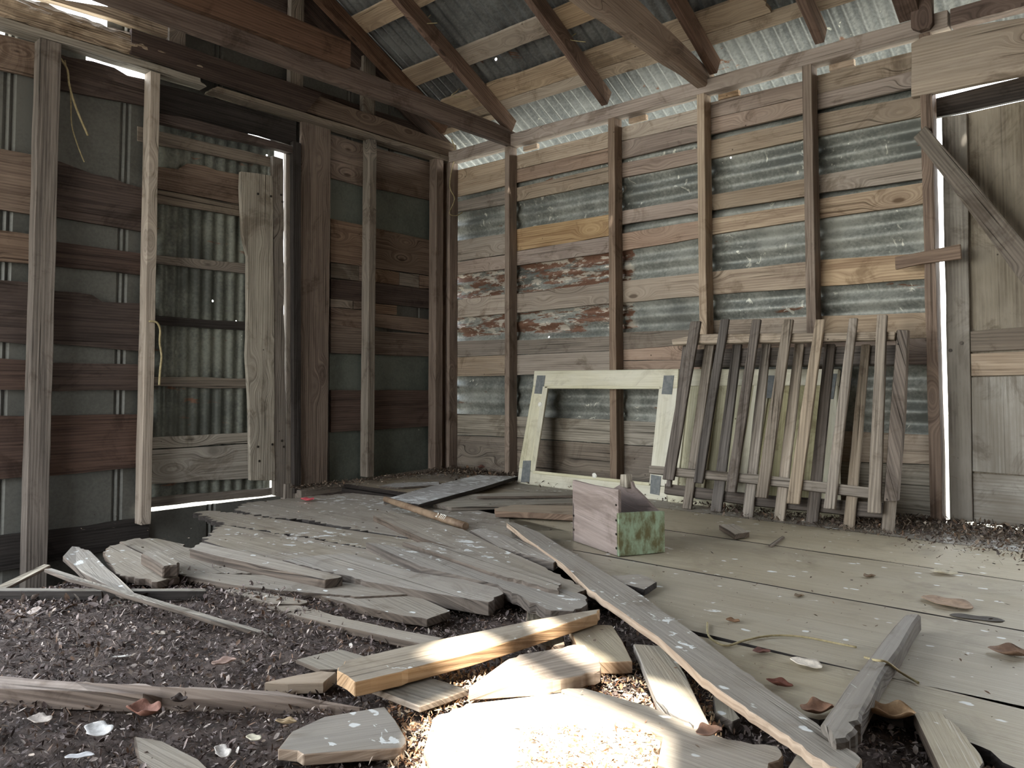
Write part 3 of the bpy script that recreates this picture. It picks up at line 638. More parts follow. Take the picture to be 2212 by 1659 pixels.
# ================================================================== LOOSE BOARDS
def loose(label, poly, z, t=.022, mat='plank', side=None, amp=.003, ends=.008, grain=None, bevel=.002, cat='board', name='loose_board', group='loose boards on the floor'):
    zs = z if isinstance(z, (list, tuple)) else [z]*len(poly)
    P = [FL(u, v, q) for (u, v), q in zip(poly, zs)]
    c = sum(P, Vector())/len(P); c.z -= t
    g = None
    if grain: g = FL(*grain[1]) - FL(*grain[0])
    o = slab(name, P, (0, 0, -t), [mat, side or 'edge'], None, grain=g, amp=amp, ends=ends, bevel=bevel, org=c)
    return tag(o, label, cat, group)
loose('thick weathered plank with square-cut end along the broken edge of the painted floor',
      [(410, 1186), (435, 1171), (520, 1190), (609, 1211), (700, 1235), (740, 1246), (702, 1252), (560, 1222)], .030, .045)
loose('long grey plank with square right end, just above the dark litter gap in the middle',
      [(609, 1210), (650, 1203), (749, 1194), (885, 1234), (1011, 1253), (1098, 1272), (1056, 1301), (930, 1280), (790, 1256), (742, 1242), (676, 1228)], .018, .042)
loose('narrow plank with a rounded log-like right end, ending beside the small green-grey tile board',
      [(790, 1171), (830, 1176), (900, 1191), (1061, 1236), (1213, 1270), (1262, 1285), (1270, 1303), (1240, 1320), (1190, 1319), (1138, 1297), (1075, 1263), (910, 1224)], .028, .034)
loose('thin tapering plank slipping under the round-ended plank, pointed at its left tip',
      [(869, 1170), (930, 1172), (1040, 1200), (1180, 1248), (1213, 1262), (1208, 1276), (1185, 1272), (1059, 1236)], .040, .020)
loose('broad whitish-spattered plank running right from below the brown stick to a square end',
      [(806, 1114), (845, 1104), (1000, 1143), (1080, 1183), (1180, 1226), (1268, 1273), (1243, 1285), (1200, 1270), (1130, 1246), (1014, 1195), (916, 1164)], .026, .030)
loose('short spattered plank between the dark split in the floor and the long diagonal board',
      [(1014, 1145), (1043, 1141), (1122, 1166), (1165, 1185), (1205, 1210), (1196, 1216), (1075, 1181)], .026, .03)
loose('whitish dusty wide board lying askew near the corner, its far end toward the right wall',
      [(829, 1079), (930, 1050), (1033, 1026), (1119, 1029), (1050, 1050), (904, 1090)], .045, .022, 'lime', 'dark')
loose('pale flat strip of wood lying at the foot of the left wall near the corner',
      [(818, 1050), (850, 1043), (948, 1040), (950, 1047), (860, 1053)], .014, .012, 'lime')
loose('weathered splitting board with a dark gap beneath it, right of the dusty wide board',
      [(935, 1088), (1000, 1068), (1130, 1063), (1240, 1068), (1240, 1086), (1090, 1092), (975, 1096)], .022, .02, 'grey', 'greyd')
loose('thick splintered brown board pointing right toward the wooden box',
      [(1068, 1098), (1110, 1090), (1240, 1092), (1240, 1112), (1150, 1107), (1070, 1104)], .04, .03, 'tan', 'brown')
loose('thin weathered board just behind the splintered brown board',
      [(1030, 1072), (1090, 1062), (1240, 1062), (1240, 1070), (1120, 1072)], .04, .014, 'grey')
loose('very long diagonal board running from the floor middle down to the bottom right corner',
      [(1094, 1130), (1110, 1128), (1170, 1152), (1243, 1196), (1304, 1234), (1387, 1285), (1480, 1352), (1599, 1443), (1690, 1508), (1767, 1563), (1862, 1638), (1850, 1668), (1790, 1655), (1712, 1600), (1583, 1511), (1516, 1464), (1421, 1376), (1311, 1300), (1268, 1270), (1215, 1218), (1140, 1166)],
      .034, .022, 'plank', 'fresh', ends=.004)
loose('short broken board stub raised over a dark hole, right of the long diagonal board',
      [(1304, 1244), (1378, 1240), (1400, 1246), (1419, 1257), (1392, 1274), (1350, 1262)], .026, .02, 'plank', 'dark')
loose('narrow grey post lying on the painted floor at lower right, its near end rotted',
      [(1771, 1563), (1833, 1472), (1888, 1405), (1953, 1327), (1990, 1326), (1925, 1427), (1862, 1541), (1833, 1596), (1800, 1600)], .05, .048, 'plank', 'greyd', bevel=.006)
loose('grey-green floor board at the bottom right corner, beside a long slot',
      [(1973, 1541), (2020, 1535), (2060, 1560), (2097, 1604), (2130, 1670), (2060, 1720), (2031, 1665)], .012, .024, 'floor')
loose('broad pale board at the bottom centre, half of it in full sunlight',
      [(1211, 1489), (1262, 1486), (1400, 1524), (1473, 1556), (1521, 1583), (1600, 1600), (1680, 1612), (1692, 1632), (1660, 1662), (1560, 1690), (1420, 1650), (1432, 1590), (1300, 1525)], .0, .024, 'plank', 'tan', grain=((1262, 1490), (1690, 1630)))
loose('sunlit pointed board crossing the bright patch, shaded by a dark square in its middle',
      [(1012, 1484), (1090, 1428), (1120, 1414), (1195, 1402), (1240, 1392), (1264, 1393), (1285, 1412), (1298, 1437), (1296, 1447), (1240, 1462), (1180, 1474)], .016, .03, 'tan', 'fresh', grain=((1035, 1480), (1290, 1430)))
loose('large grey board with fresh orange edge angled up from left to right in the foreground',
      [(728, 1449), (745, 1427), (860, 1400), (1009, 1369), (1142, 1341), (1230, 1325), (1296, 1315), (1290, 1325), (1200, 1354), (1106, 1384), (1020, 1410), (915, 1437), (850, 1455), (766, 1474)], .038, .032, 'plank', 'fresh', ends=.004)
loose('thin pale square board tucked behind the left end of the orange-edged board',
      [(638, 1425), (688, 1412), (737, 1402), (790, 1418), (740, 1446), (690, 1447)], -.005, .010, 'ply')
loose('small tan block beside the left tip of the orange-edged board',
      [(570, 1474), (640, 1458), (694, 1449), (727, 1451), (700, 1474), (622, 1476)], -.004, .026, 'tan', 'tan')
loose('thin light panel with a slanting near edge, just below the orange-edged board',
      [(784, 1478), (830, 1462), (886, 1451), (960, 1472), (1012, 1489), (960, 1508), (907, 1526), (845, 1502)], .0, .014, 'ply', 'tan')
loose('spattered board with a sunlit wedge-shaped right end at the bottom left',
      [(630, 1580), (700, 1548), (831, 1526), (855, 1556), (877, 1594), (868, 1616), (760, 1622), (655, 1630), (600, 1618)], -.012, .022, 'plank', 'fresh', grain=((640, 1590), (850, 1560)))
loose('long brown board half buried in dead leaves along the lower left edge',
      [(-40, 1456), (164, 1473), (260, 1477), (420, 1483), (600, 1493), (778, 1528), (690, 1521), (350, 1507), (310, 1498), (-40, 1486)], [.03, .03, .025, .02, .0, -.02, -.02, .0, .02, .03], .04, 'pink', 'brown', grain=((0, 1460), (700, 1510)))
loose('greyish board end poking out of the leaves at the very bottom left',
      [(290, 1590), (350, 1600), (430, 1640), (480, 1690), (360, 1690), (300, 1640)], -.015, .02, 'plank')
loose('long thin crooked lath lying over the leaf heap on the left',
      [(95, 1229), (112, 1227), (200, 1256), (300, 1283), (400, 1312), (470, 1334), (592, 1369), (590, 1375), (455, 1340), (330, 1302), (230, 1270), (150, 1250)], [.06, .06, .05, .035, .02, .01, -.02, -.02, .01, .03, .05, .06], .012, 'grey', amp=.004)
loose('straight pale lath lying level at the far edge of the leaf heap',
      [(-40, 1269), (140, 1271), (443, 1271), (446, 1277), (140, 1277), (-40, 1276)], .012, .03, 'grey', 'dark')
loose('thin lath slanting up from the left edge over the dark pit',
      [(-40, 1284), (-10, 1268), (96, 1218), (110, 1220), (20, 1266), (-30, 1290)], [.0, .0, .05, .05, .0, .0], .01, 'grey')
loose('broken grey board with ragged upper tip hanging over the dark pit at left',
      [(136, 1201), (155, 1180), (175, 1183), (196, 1190), (221, 1216), (262, 1252), (294, 1283), (262, 1279), (210, 1255), (175, 1236)], [.0, -.01, -.01, .0, .01, .02, .02, .02, .01, .0], .022, 'plank', 'edge', ends=.01)
loose('splintered board with a chevron-shaped near end, under the small broken block',
      [(225, 1196), (236, 1179), (262, 1173), (330, 1208), (388, 1246), (340, 1257), (300, 1250), (250, 1239)], .008, .024, 'plank', 'edge', ends=.012)
loose('splintered grey board tip reaching left over the pit, beside the thick straight plank',
      [(258, 1170), (290, 1163), (340, 1163), (400, 1176), (412, 1192), (470, 1212), (545, 1238), (440, 1240), (388, 1240), (330, 1206)], -.004, .02, 'mid', 'edge', ends=.014)
loose('long light-spattered plank with straight near edge, below the thick straight plank',
      [(392, 1243), (411, 1237), (500, 1240), (600, 1243), (740, 1257), (870, 1275), (890, 1283), (777, 1289), (700, 1283), (600, 1275), (506, 1264)], .0, .024, 'plank', 'edge')
loose('grey plank with a square right end lying just above the litter in the centre left',
      [(692, 1288), (742, 1268), (880, 1279), (973, 1319), (923, 1338), (870, 1330), (780, 1310)], -.006, .024, 'plank', 'edge')
loose('long narrow lath-like plank below the square-ended plank, whitened near its left part',
      [(573, 1311), (610, 1302), (680, 1316), (749, 1336), (850, 1358), (958, 1378), (940, 1392), (904, 1390), (723, 1350), (640, 1330)], -.012, .02, 'plank', 'edge')
loose('short narrow plank lying parallel above the whitened lath-like plank',
      [(484, 1276), (508, 1269), (590, 1283), (668, 1298), (650, 1305), (585, 1305), (530, 1290)], -.008, .018, 'plank', 'edge')
loose('small rough strip half sunk in leaves under the crooked lath',
      [(210, 1290), (240, 1284), (310, 1304), (280, 1312), (240, 1312)], -.02, .014, 'grey')
loose('small square grey-green board in the litter right of the centre gap',
      [(1138, 1301), (1160, 1303), (1206, 1312), (1208, 1345), (1136, 1347)], -.02, .012, 'ply')
loose('grey-green board with an orange near edge behind the sunlit pointed board',
      [(1229, 1355), (1270, 1350), (1323, 1351), (1345, 1385), (1366, 1428), (1320, 1430), (1260, 1426)], .0, .03, 'floor', 'fresh', grain=((1250, 1352), (1330, 1430)))
loose('tapering grey-green board right of the sunlit patch, its lower corner in the sun',
      [(1368, 1391), (1444, 1393), (1480, 1455), (1510, 1520), (1545, 1588), (1530, 1592), (1470, 1550), (1418, 1512), (1395, 1455)], -.004, .022, 'floor', 'plank', grain=((1400, 1391), (1530, 1580)))
loose('small grey-green fragment showing under the lower edge of the long diagonal board',
      [(1150, 1378), (1180, 1360), (1215, 1362), (1220, 1392), (1180, 1396)], -.012, .014, 'ply')
loose('broken floor fragment lying in the litter gap below the long diagonal board',
      [(1540, 1500), (1575, 1520), (1600, 1552), (1582, 1560), (1545, 1540)], -.02, .02, 'floor')
loose('grey-green board corner under the near end of the long diagonal board',
      [(1700, 1660), (1727, 1618), (1760, 1640), (1830, 1690), (1720, 1720)], .004, .024, 'floor')
loose('small grey block of board lying on the floor in front of the leaning pickets',
      [(1553, 1134), (1587, 1131), (1619, 1150), (1588, 1155)], .028, .022, 'plank', 'edge')
loose('thin dark splinter of wood on the floor right of the small grey block',
      [(1660, 1177), (1690, 1157), (1695, 1159), (1668, 1179)], .01, .008, 'greyd')
loose('small squared wood block with a crumbled brown end, on the broken boards at left',
      [(305, 1196), (318, 1190), (358, 1190), (388, 1214), (386, 1220), (352, 1224)], .055, .042, 'plank', 'edge', bevel=.005, cat='wood block', name='wood_block')

# ---- round stick with white marks
a = FL(832, 1078, .05); b = FL(1006, 1137, .022)
st = root('round_stick', (a+b)/2, 'round brown stick with white marks near its right end beside the dusty wide board', 'stick')
sh = tube('shaft', [a.lerp(b, t) for t in (0, .3, .7, 1)], [.015, .0175, .0185, .0185], ['stick'], None, seg=14); fixp(sh, st)
d = (b-a).normalized(); side = d.cross(Vector((0, 0, 1))).normalized(); nrm = (side*.75 + Vector((0, 0, .66))).normalized(); tx = d; ty = nrm.cross(tx).normalized()
cu = bpy.data.curves.new('painted_marks', 'FONT'); cu.body = '2 TITI'; cu.size = .034; cu.extrude = .0004
tmp_ = bpy.data.objects.new('marks_curve', cu); S.collection.objects.link(tmp_); bpy.context.view_layer.update()
mm = bpy.data.meshes.new_from_object(tmp_.evaluated_get(bpy.context.evaluated_depsgraph_get())); bpy.data.objects.remove(tmp_)
mm.materials.clear(); mk = link('painted_marks', mm, None, ['white'])
from mathutils import Matrix
p = a.lerp(b, .70) + nrm*.0186 - ty*.010
mk.matrix_world = Matrix(((tx.x, ty.x, nrm.x, p.x), (tx.y, ty.y, nrm.y, p.y), (tx.z, ty.z, nrm.z, p.z), (0, 0, 0, 1)))
mk.parent = st; mk.location = Vector(mk.location) - st.location

# ================================================================== LEANING THINGS
def plane_pt(u, v, p0, n):
    r = ray(u, v); p0 = np.array(p0); n = np.array(n); t = (p0-CAM).dot(n)/r.dot(n); return Vector(CAM+r*t)
def leanplane(yb, zb, yt, zt): return (0, yb, zb), (0, -(zt-zb), yt-yb)
# cream frame with the large open middle
P0, N0 = leanplane(-.315, 0, -.125, .77)
cf = root('window_frame', (1.57, -.30, 0), 'cream painted wooden frame with a large empty opening leaning left of the pickets', 'frame')
back = Vector((0, .77, -.19)).normalized()*.034
def lean(name, px, mat, par, pl, ext, grain, off=0.0, amp=.0008, mats=None, bevel=.003):
    n = Vector(pl[1]).normalized(); n = n if n.y < 0 else -n
    pts = [plane_pt(u, v, Vector(pl[0]) + n*off, pl[1]) for u, v in px]
    return fixp(slab(name, pts, ext, mats or [mat], None, grain=grain, amp=amp, bevel=bevel), par)
PL = (P0, N0); up = Vector((0, .19, .77)).normalized()
lean('top_rail', [(1154, 801), (1466, 797), (1463, 838), (1151, 834)], 'cream', cf, PL, back, (1, 0, 0))
lean('bottom_rail', [(1121, 1010), (1148, 1018), (1260, 1032), (1400, 1048), (1445, 1052), (1440, 1083), (1300, 1066), (1117, 1044)], 'cream', cf, PL, back, (1, 0, 0))
lean('side_rail', [(1151, 834), (1180, 836), (1150, 1018), (1120, 1010)], 'cream', cf, PL, back, up)
lean('side_rail', [(1423, 838), (1463, 838), (1445, 1052), (1402, 1046)], 'cream', cf, PL, back, up)
lean('moulding', [(1172, 834), (1183, 834), (1155, 1020), (1146, 1018)], 'cream', cf, PL, back*.3, up, off=.004)
lean('moulding', [(1177, 832), (1426, 834), (1425, 840), (1176, 839)], 'cream', cf, PL, back*.3, (1, 0, 0), off=.004)
lean('moulding', [(1150, 1016), (1402, 1042), (1402, 1049), (1150, 1022)], 'cream', cf, PL, back*.3, (1, 0, 0), off=.004)
for q in ([(1160, 811), (1178, 811), (1172, 851), (1154, 850)], [(1434, 811), (1456, 811), (1451, 852), (1429, 851)], [(1130, 995), (1147, 995), (1143, 1043), (1125, 1041)], [(1406, 1025), (1428, 1029), (1424, 1070), (1404, 1066)]):
    tag(lean('hinge_patch', q, 'hinge', cf, PL, back*.08, up, off=.003, bevel=0), 'grey rectangular patch at a corner')
# second cream door-like panel, behind the pickets
P1 = leanplane(-.33, 0, -.135, .77)
cp = root('panelled_shutter', (2.65, -.30, 0), 'cream and yellow-green panelled shutter standing behind the leaning pickets', 'shutter')
lean('top_rail', [(1469, 797), (1812, 797), (1808, 832), (1465, 834)], 'cream', cp, P1, back, (1, 0, 0))
lean('bottom_rail', [(1440, 1050), (1640, 1077), (1812, 1090), (1808, 1122), (1640, 1107), (1442, 1084)], 'cream', cp, P1, back, (1, 0, 0))
lean('side_rail', [(1465, 834), (1487, 834), (1463, 1054), (1440, 1050)], 'cream', cp, P1, back, up)
lean('side_rail', [(1788, 832), (1808, 832), (1812, 1090), (1770, 1086)], 'cream', cp, P1, back, up)
lean('middle_rail', [(1628, 832), (1662, 832), (1626, 1076), (1590, 1070)], 'cream', cp, P1, back, up)
lean('yellow_panel', [(1480, 830), (1636, 830), (1600, 1078), (1450, 1056)], 'creamy', cp, P1, back*.5, up, off=-.010)
lean('yellow_panel', [(1650, 830), (1795, 830), (1780, 1092), (1610, 1080)], 'creamy', cp, P1, back*.5, up, off=-.010)
lean('moulding', [(1545, 834), (1552, 834), (1520, 1062), (1513, 1060)], 'cream', cp, P1, back*.3, up, off=.002)
for q in ([(1654, 811), (1674, 811), (1668, 860), (1648, 860)], [(1790, 807), (1808, 807), (1800, 862), (1782, 862)], [(1502, 1064), (1528, 1067), (1526, 1080), (1502, 1078)]):
    tag(lean('hinge_patch', q, 'hinge', cp, P1, back*.08, up, off=.003, bevel=0), 'grey rectangular patch at a corner')

# picket panels
def picket_panel(label, group, pl, pickets, rails, loc, thick):
    r = root('picket_panel', loc, label, 'picket panel', group)
    ext = Vector(pl[1]).normalized(); ext = ext if ext.y > 0 else -ext
    u_ = (Vector((0, 1, 0)) - ext*ext.y).normalized(); u_ = u_ if u_.z > 0 else -u_
    for (tl, tr, tv), (bl, br, bv), m in pickets:
        lean('picket', [(tl, tv+1), (tr, tv), (br, bv), (bl, bv-2)], m, r, pl, ext*thick, u_, off=.0, amp=.0015)
    for px, m, off in rails:
        lean('rail', px, m, r, pl, ext*.034, (1, 0, 0), off=off, amp=.002)
    return r
PB = leanplane(-.50, 0, -.205, .915)
picket_panel('back picket panel of the pair, set lower with its feet in the leaves', 'leaning picket panels', PB,
  [((1474, 1484, 745), (1438, 1448, 1052), 'picketd'), ((1522, 1542, 744), (1473, 1492, 1100), 'picket'), ((1582, 1601, 742), (1534, 1557, 1106), 'picketd'), ((1645, 1664, 741), (1602, 1625, 1122), 'picket'),
   ((1716, 1736, 741), (1670, 1693, 1130), 'picket'), ((1781, 1803, 742), (1740, 1765, 1134), 'picketd'), ((1860, 1879, 743), (1820, 1844, 1146), 'picket'), ((1936, 1960, 712), (1902, 1930, 1162), 'picket')],
  [([(1476, 755), (1946, 745), (1944, 787), (1472, 790)], 'picketd', -.022), ([(1436, 1044), (1640, 1068), (1908, 1086), (1906, 1118), (1640, 1093), (1434, 1066)], 'picketd', -.022)], (2.9, -.45, 0), .020)
PF = leanplane(-.515, .12, -.26, 1.05)
picket_panel('front picket panel of the pair, with seven light pickets nailed over two rails', 'leaning picket panels', PF,
  [((1491, 1513, 693), (1430, 1454, 1037), 'picketd'), ((1556, 1574, 688), (1497, 1516, 1044), 'picketd'), ((1624, 1643, 689), (1566, 1588, 1064), 'picketd'), ((1692, 1713, 689), (1631, 1656, 1076), 'picket'),
   ((1761, 1781, 689), (1698, 1726, 1089), 'picket'), ((1834, 1852, 686), (1778, 1803, 1100), 'picket'), ((1894, 1916, 679), (1873, 1901, 1109), 'picket')],
  [([(1450, 733), (1511, 722), (1760, 719), (1934, 716), (1932, 733), (1760, 737), (1511, 741), (1452, 744)], 'picket', -.021), ([(1402, 1005), (1640, 1025), (1880, 1053), (1878, 1076), (1640, 1046), (1401, 1022)], 'picket', -.021)], (2.8, -.40, .1), .020)
dk = tag(lean('leaning_plank', [(1938, 712), (1961, 713), (1953, 900), (1938, 1083), (1909, 1083), (1922, 900)], 'picketd', root('_t', (0, 0, 0)), leanplane(-.53, .09, -.25, .95), Vector((0, .04, 0)), up, off=.005), 'dark narrow plank with a pale chipped edge leaning at the right end of the pickets', 'plank')
dk.parent = None; bpy.data.objects.remove(bpy.data.objects['_t'])

# boards fixed near the right-hand door
def wallthing(name, label, cat, px, y, t, mat, grain, **k):
    P = [WR(u, v, y) for u, v in px]; c = sum(P, Vector())/len(P)
    return tag(slab(name, P, (0, t, 0), [mat], None, grain=grain, org=c, **k), label, cat)
wallthing('brace_board', 'long grey diagonal brace board leaning across the plywood door at the right edge', 'brace board', [(1972, 297), (1999, 271), (2111, 400), (2212, 523), (2330, 668), (2330, 760), (2212, 617), (2053, 402)], -.135, .035, 'greyd', (1, 0, -1.6), amp=.002, bevel=.004)
wallthing('nailed_batten', 'short brown board nailed level across the gap between wall and plywood door', 'board', [(1933, 555), (2074, 527), (2076, 559), (1990, 570), (1934, 582)], -.115, .022, 'brown', (1, 0, .06), amp=.002, bevel=.002)

# wooden carrier box
bx = root('carrier_box', (2.66, -1.55, 0), 'open wooden carrier box with pinkish ends and a flaking green front, standing on the floor', 'box')
A = FL(1237, 1168, .003); B = FL(1336, 1202, .003); C = FL(1436, 1193, .003)
ex = (C-B); ex.z = 0; w = ex.length; ex.normalize(); ey = (A-B); ey.z = 0; L_ = ey.length; ey.normalize(); ez = Vector((0, 0, 1))
def bp(x, y, z): return B + ex*x + ey*y + ez*z
def bs(name, pts, ext, mats, grain): return fixp(slab(name, pts, ext, mats, None, grain=grain, amp=.0008, bevel=.0015), bx)
bs('end_panel', [bp(0, 0, 0), bp(0, L_, 0), bp(0, L_, .262), bp(0, L_*.55, .258), bp(0, 0, .262)], ex*.014, ['box'], ey)
bs('handle_end_panel', [bp(w, .02, .0), bp(w, L_, 0), bp(w, L_, .215), bp(w, L_*.84, .240), bp(w, L_*.76, .262), bp(w, L_*.60, .262), bp(w, L_*.56, .240), bp(w, L_*.38, .212), bp(w, L_*.18, .175), bp(w, .02, .160)], -ex*.014, ['box'], ey)
bs('front_panel', [bp(0, -.002, 0), bp(w, -.002, 0), bp(w, -.002, .165), bp(0, -.002, .170)], ey*.014, ['green'], ex)
bs('rear_panel', [bp(0, L_, 0), bp(w, L_, 0), bp(w, L_, .165), bp(0, L_, .165)], -ey*.014, ['box'], ex)
bs('bottom_panel', [bp(.014, .014, .014), bp(w-.014, .014, .014), bp(w-.014, L_-.014, .014), bp(.014, L_-.014, .014)], -ez*.012, ['box'], ey)
bs('handle_stub', [bp(w-.004, L_*.60, .235), bp(w-.004, L_*.76, .235), bp(w-.004, L_*.74, .288), bp(w-.004, L_*.62, .292)], -ex*.03, ['grey'], ez)
for z in (.03, .085, .14, .20):
    c = bp(-.001, .012, z); fixp(tube('nail_head', [c, c-ex*.003], .0045, ['steel'], None), bx)
for z in (.05, .11):
    c = bp(-.001, L_-.012, z); fixp(tube('nail_head', [c, c-ex*.003], .0045, ['steel'], None), bx)

# strings, roots, vines
def strand(name, label, pts, r, mat='vine', cat='vine', group=None):
    P = [Vector(p) for p in pts]; c = P[0].copy()
    Q = []
    for i in range(len(P)-1):                      # Catmull-Rom
        p0, p1, p2, p3 = P[max(i-1, 0)], P[i], P[i+1], P[min(i+2, len(P)-1)]
        for k in range(5):
            t = k/5; Q.append(.5*((2*p1)+(p2-p0)*t+(2*p0-5*p1+4*p2-p3)*t*t+(3*p1-p0-3*p2+p3)*t**3))
    Q.append(P[-1])
    o = tube(name, [q-c for q in Q], r, [mat], None, seg=6); o.location = c; return tag(o, label, cat, group)
strand('twine', 'pale loop of twine hanging from the stud at the left side of the left door', [WL(u, v, .10) for u, v in ((322, 694), (338, 696), (346, 712), (345, 740), (349, 770), (346, 800), (344, 832))], .006, cat='twine')
strand('dry_vine', 'dry curled vine stem hanging beside the rotten beam at top left', [WL(u, v, .05) for u, v in ((125, 118), (145, 150), (150, 185), (165, 235), (190, 293))], .006)
strand('dry_vine', 'thin trailing vine below the rotten beam, left of the thicker stem', [WL(u, v, .03) for u, v in ((140, 130), (152, 200), (155, 270), (170, 320), (182, 350))], .0035)
strand('dry_vine', 'thin vine hanging down the corner post where the two walls meet', [WL(u, v, .13) for u, v in ((975, 300), (984, 330), (975, 370), (972, 405), (982, 430), (971, 460), (985, 466), (1000, 458))], .004)
strand('dry_vine', 'thin dry tendril lying on the painted floor near the lying post', [FL(u, v, .006) for u, v in ((1528, 1345), (1530, 1372), (1552, 1390), (1575, 1394), (1610, 1383), (1665, 1373), (1730, 1375), (1800, 1388), (1850, 1398))], .0028)
strand('dry_vine', 'pale tendril draped over the lying grey post', [FL(u, v, q) for u, v, q in ((1868, 1420, .005), (1890, 1426, .056), (1915, 1430, .056), (1945, 1452, .01), (1984, 1475, .005))], .003)
for u, v, lab in ((1240, 70, 'pale root dangling from the roof sheet left of the big tie beam'), (925, 30, 'short curled root poking from the roof boards near the top'), (805, 95, 'zigzag root stub under the roof sheet by the gable rafter'), (988, 190, 'hooked root stub beside the lowest roof board')):
    r = ray(u, v); 
    n_ = Vector((0, -SL, -1)).normalized(); p0 = rp(0, 0, .12); t = (np.array(p0)-CAM).dot(np.array(n_))/r.dot(np.array(n_)); p = Vector(CAM+r*t)
    strand('hanging_root', lab, [p+Vector((.03*i*math.sin(i*2+u), .02*math.cos(i*1.7), -.028*i)) for i in range(4)], .003, cat='root')

# leaves
def leaf(label, u, v, size, col, z=.006, ang=0.0, curl=.5, group=None, aspect=.6):
    c = FL(u, v, z); n, m = 9, 7; key = ('lf', col)
    if key not in M: M[key] = plain('dead_leaf_'+label.split()[0], tuple(x*.7 for x in col), col, 50, .75, bump=.3)
    rr = random.Random(u*7+v)
    ph = rr.uniform(0, 6)
    def fn(a, b):
        x = (a-.5)*2; w = math.sqrt(max(0, 1-abs(x)**2.2))*(1+.16*math.sin(a*9+ph)); y = (b-.5)*2*w*aspect
        zz = curl*size*(.5*y*y/(aspect*aspect) + .35*x*x + .12*math.sin(x*5+ph)*y)
        X = x*size*.5; Y = y*size*.5
        return (X*math.cos(ang)-Y*math.sin(ang), X*math.sin(ang)+Y*math.cos(ang), zz*.6)
    curl = curl*.6; lo = min(fn(i/17, j/6)[2] for i in range(18) for j in range(7))
    c.z = z - .004 - lo if False else c.z - lo - .003
    o = grid('fallen_leaf', n*2, m, fn, [M[key]]); o.location = c
    sd_ = o.modifiers.new('thick', 'SOLIDIFY'); sd_.thickness = .0012
    return tag(o, label, 'leaf', group)
leaf('large curled tan leaf beside the near end of the lying post', 1920, 1545, .10, (.42, .28, .16), .01, .4, 1.2)
leaf('small crumpled reddish leaf left of the lying post\'s rotted end', 1766, 1535, .075, (.30, .17, .11), .01, 1.0, 1.2)
leaf('broad light-brown leaf lying near the right edge of the painted floor', 2046, 1302, .16, (.38, .27, .19), .006, -.4, .3)
leaf('dark flat leaf below the broad light-brown leaf', 2110, 1333, .14, (.07, .06, .05), .004, .3, .1, aspect=.35)
leaf('brown leaf at the right edge of the picture on the painted floor', 2184, 1411, .10, (.25, .16, .11), .006, .2, .8)
leaf('thin dark red-brown leaf on the floor between the diagonal board and the lying post', 1684, 1477, .062, (.16, .06, .04), .006, 0, .9, aspect=.4)
leaf('white torn scrap of bark or paper on the floor seam', 1742, 1432, .085, (.75, .68, .58), .008, -.3, .4)
leaf('small dark reddish leaf on the floor seam left of the white scrap', 1645, 1406, .045, (.15, .07, .055), .008, .7, .8)
leaf('pale yellowish leaf on the floor at far right', 2040, 1237, .09, (.55, .50, .38), .006, .1, .6)
leaf('small brown leaf on the floor above the tendril', 1583, 1340, .04, (.24, .14, .08), .006, .1, .9)
leaf('small brown leaf in the middle of the painted floor', 1726, 1286, .035, (.20, .15, .10), .006, 1, .9)
leaf('brown crumpled leaf on the floor right of the wooden box, above the long seam', 1878, 1244, .045, (.20, .14, .09), .006, 1, .9)
leaf('curled brown leaf standing against the edge of the orange-edged board in the sun', 1110, 1397, .10, (.22, .12, .07), .0, .5, 1.3)
leaf('brown leaf by the tip of the tapering grey-green board', 1532, 1582, .06, (.30, .18, .13), .015, 1.2, 1.0)
leaf('large pale grey leaf in the leaf heap at bottom left', 212, 1576, .075, (.58, .57, .56), .01, -.1, .5)
leaf('cream oval leaf in the leaf heap, left of the spattered board', 548, 1590, .035, (.66, .62, .48), .01, .1, .3)
leaf('pale leaf nearest the left edge in the leaf heap', 86, 1553, .055, (.42, .37, .33), .01, .2, .6)
leaf('narrow silvery leaf pointing up at bottom left', 172, 1631, .05, (.60, .60, .62), .012, .9, .4, aspect=.35)
leaf('whitish bent leaf at the bottom, right of the silvery one', 480, 1624, .055, (.58, .54, .5), .01, -.3, .7, aspect=.45)
leaf('large crumpled russet leaf below the half-buried board', 310, 1540, .075, (.22, .10, .07), .02, .3, 1.4)
leaf('dark ball-like crumpled leaf on the half-buried board', 386, 1512, .035, (.05, .035, .03), .03, .6, 1.6)
leaf('tan rolled leaf beside the spattered board', 618, 1559, .045, (.42, .32, .2), .008, .6, 1.0, aspect=.3)
leaf('pinkish leaf in the middle of the leaf heap', 484, 1430, .06, (.44, .31, .26), .0, 1.4, .8)
leaf('white feather-like sliver in the leaf heap', 266, 1416, .05, (.72, .70, .66), .0, .9, .3, aspect=.2)
leaf('long tan leaf high in the leaf heap under the crooked lath', 345, 1366, .05, (.36, .31, .26), .0, .1, .5, aspect=.35)
leaf('large russet leaf lying at the foot of the right wall near the corner', 1045, 1012, .11, (.12, .055, .04), .03, .4, 1.3)
rs = tag(leaf('small red scrap on the floor at the foot of the left door jamb', 664, 1080, .085, (.55, .10, .12), .01, .3, .9), None, 'scrap'); rs.name = 'red_scrap'
for u, v, s, lab in ((1184, 872, .03, 'white paint blob'), ): pass
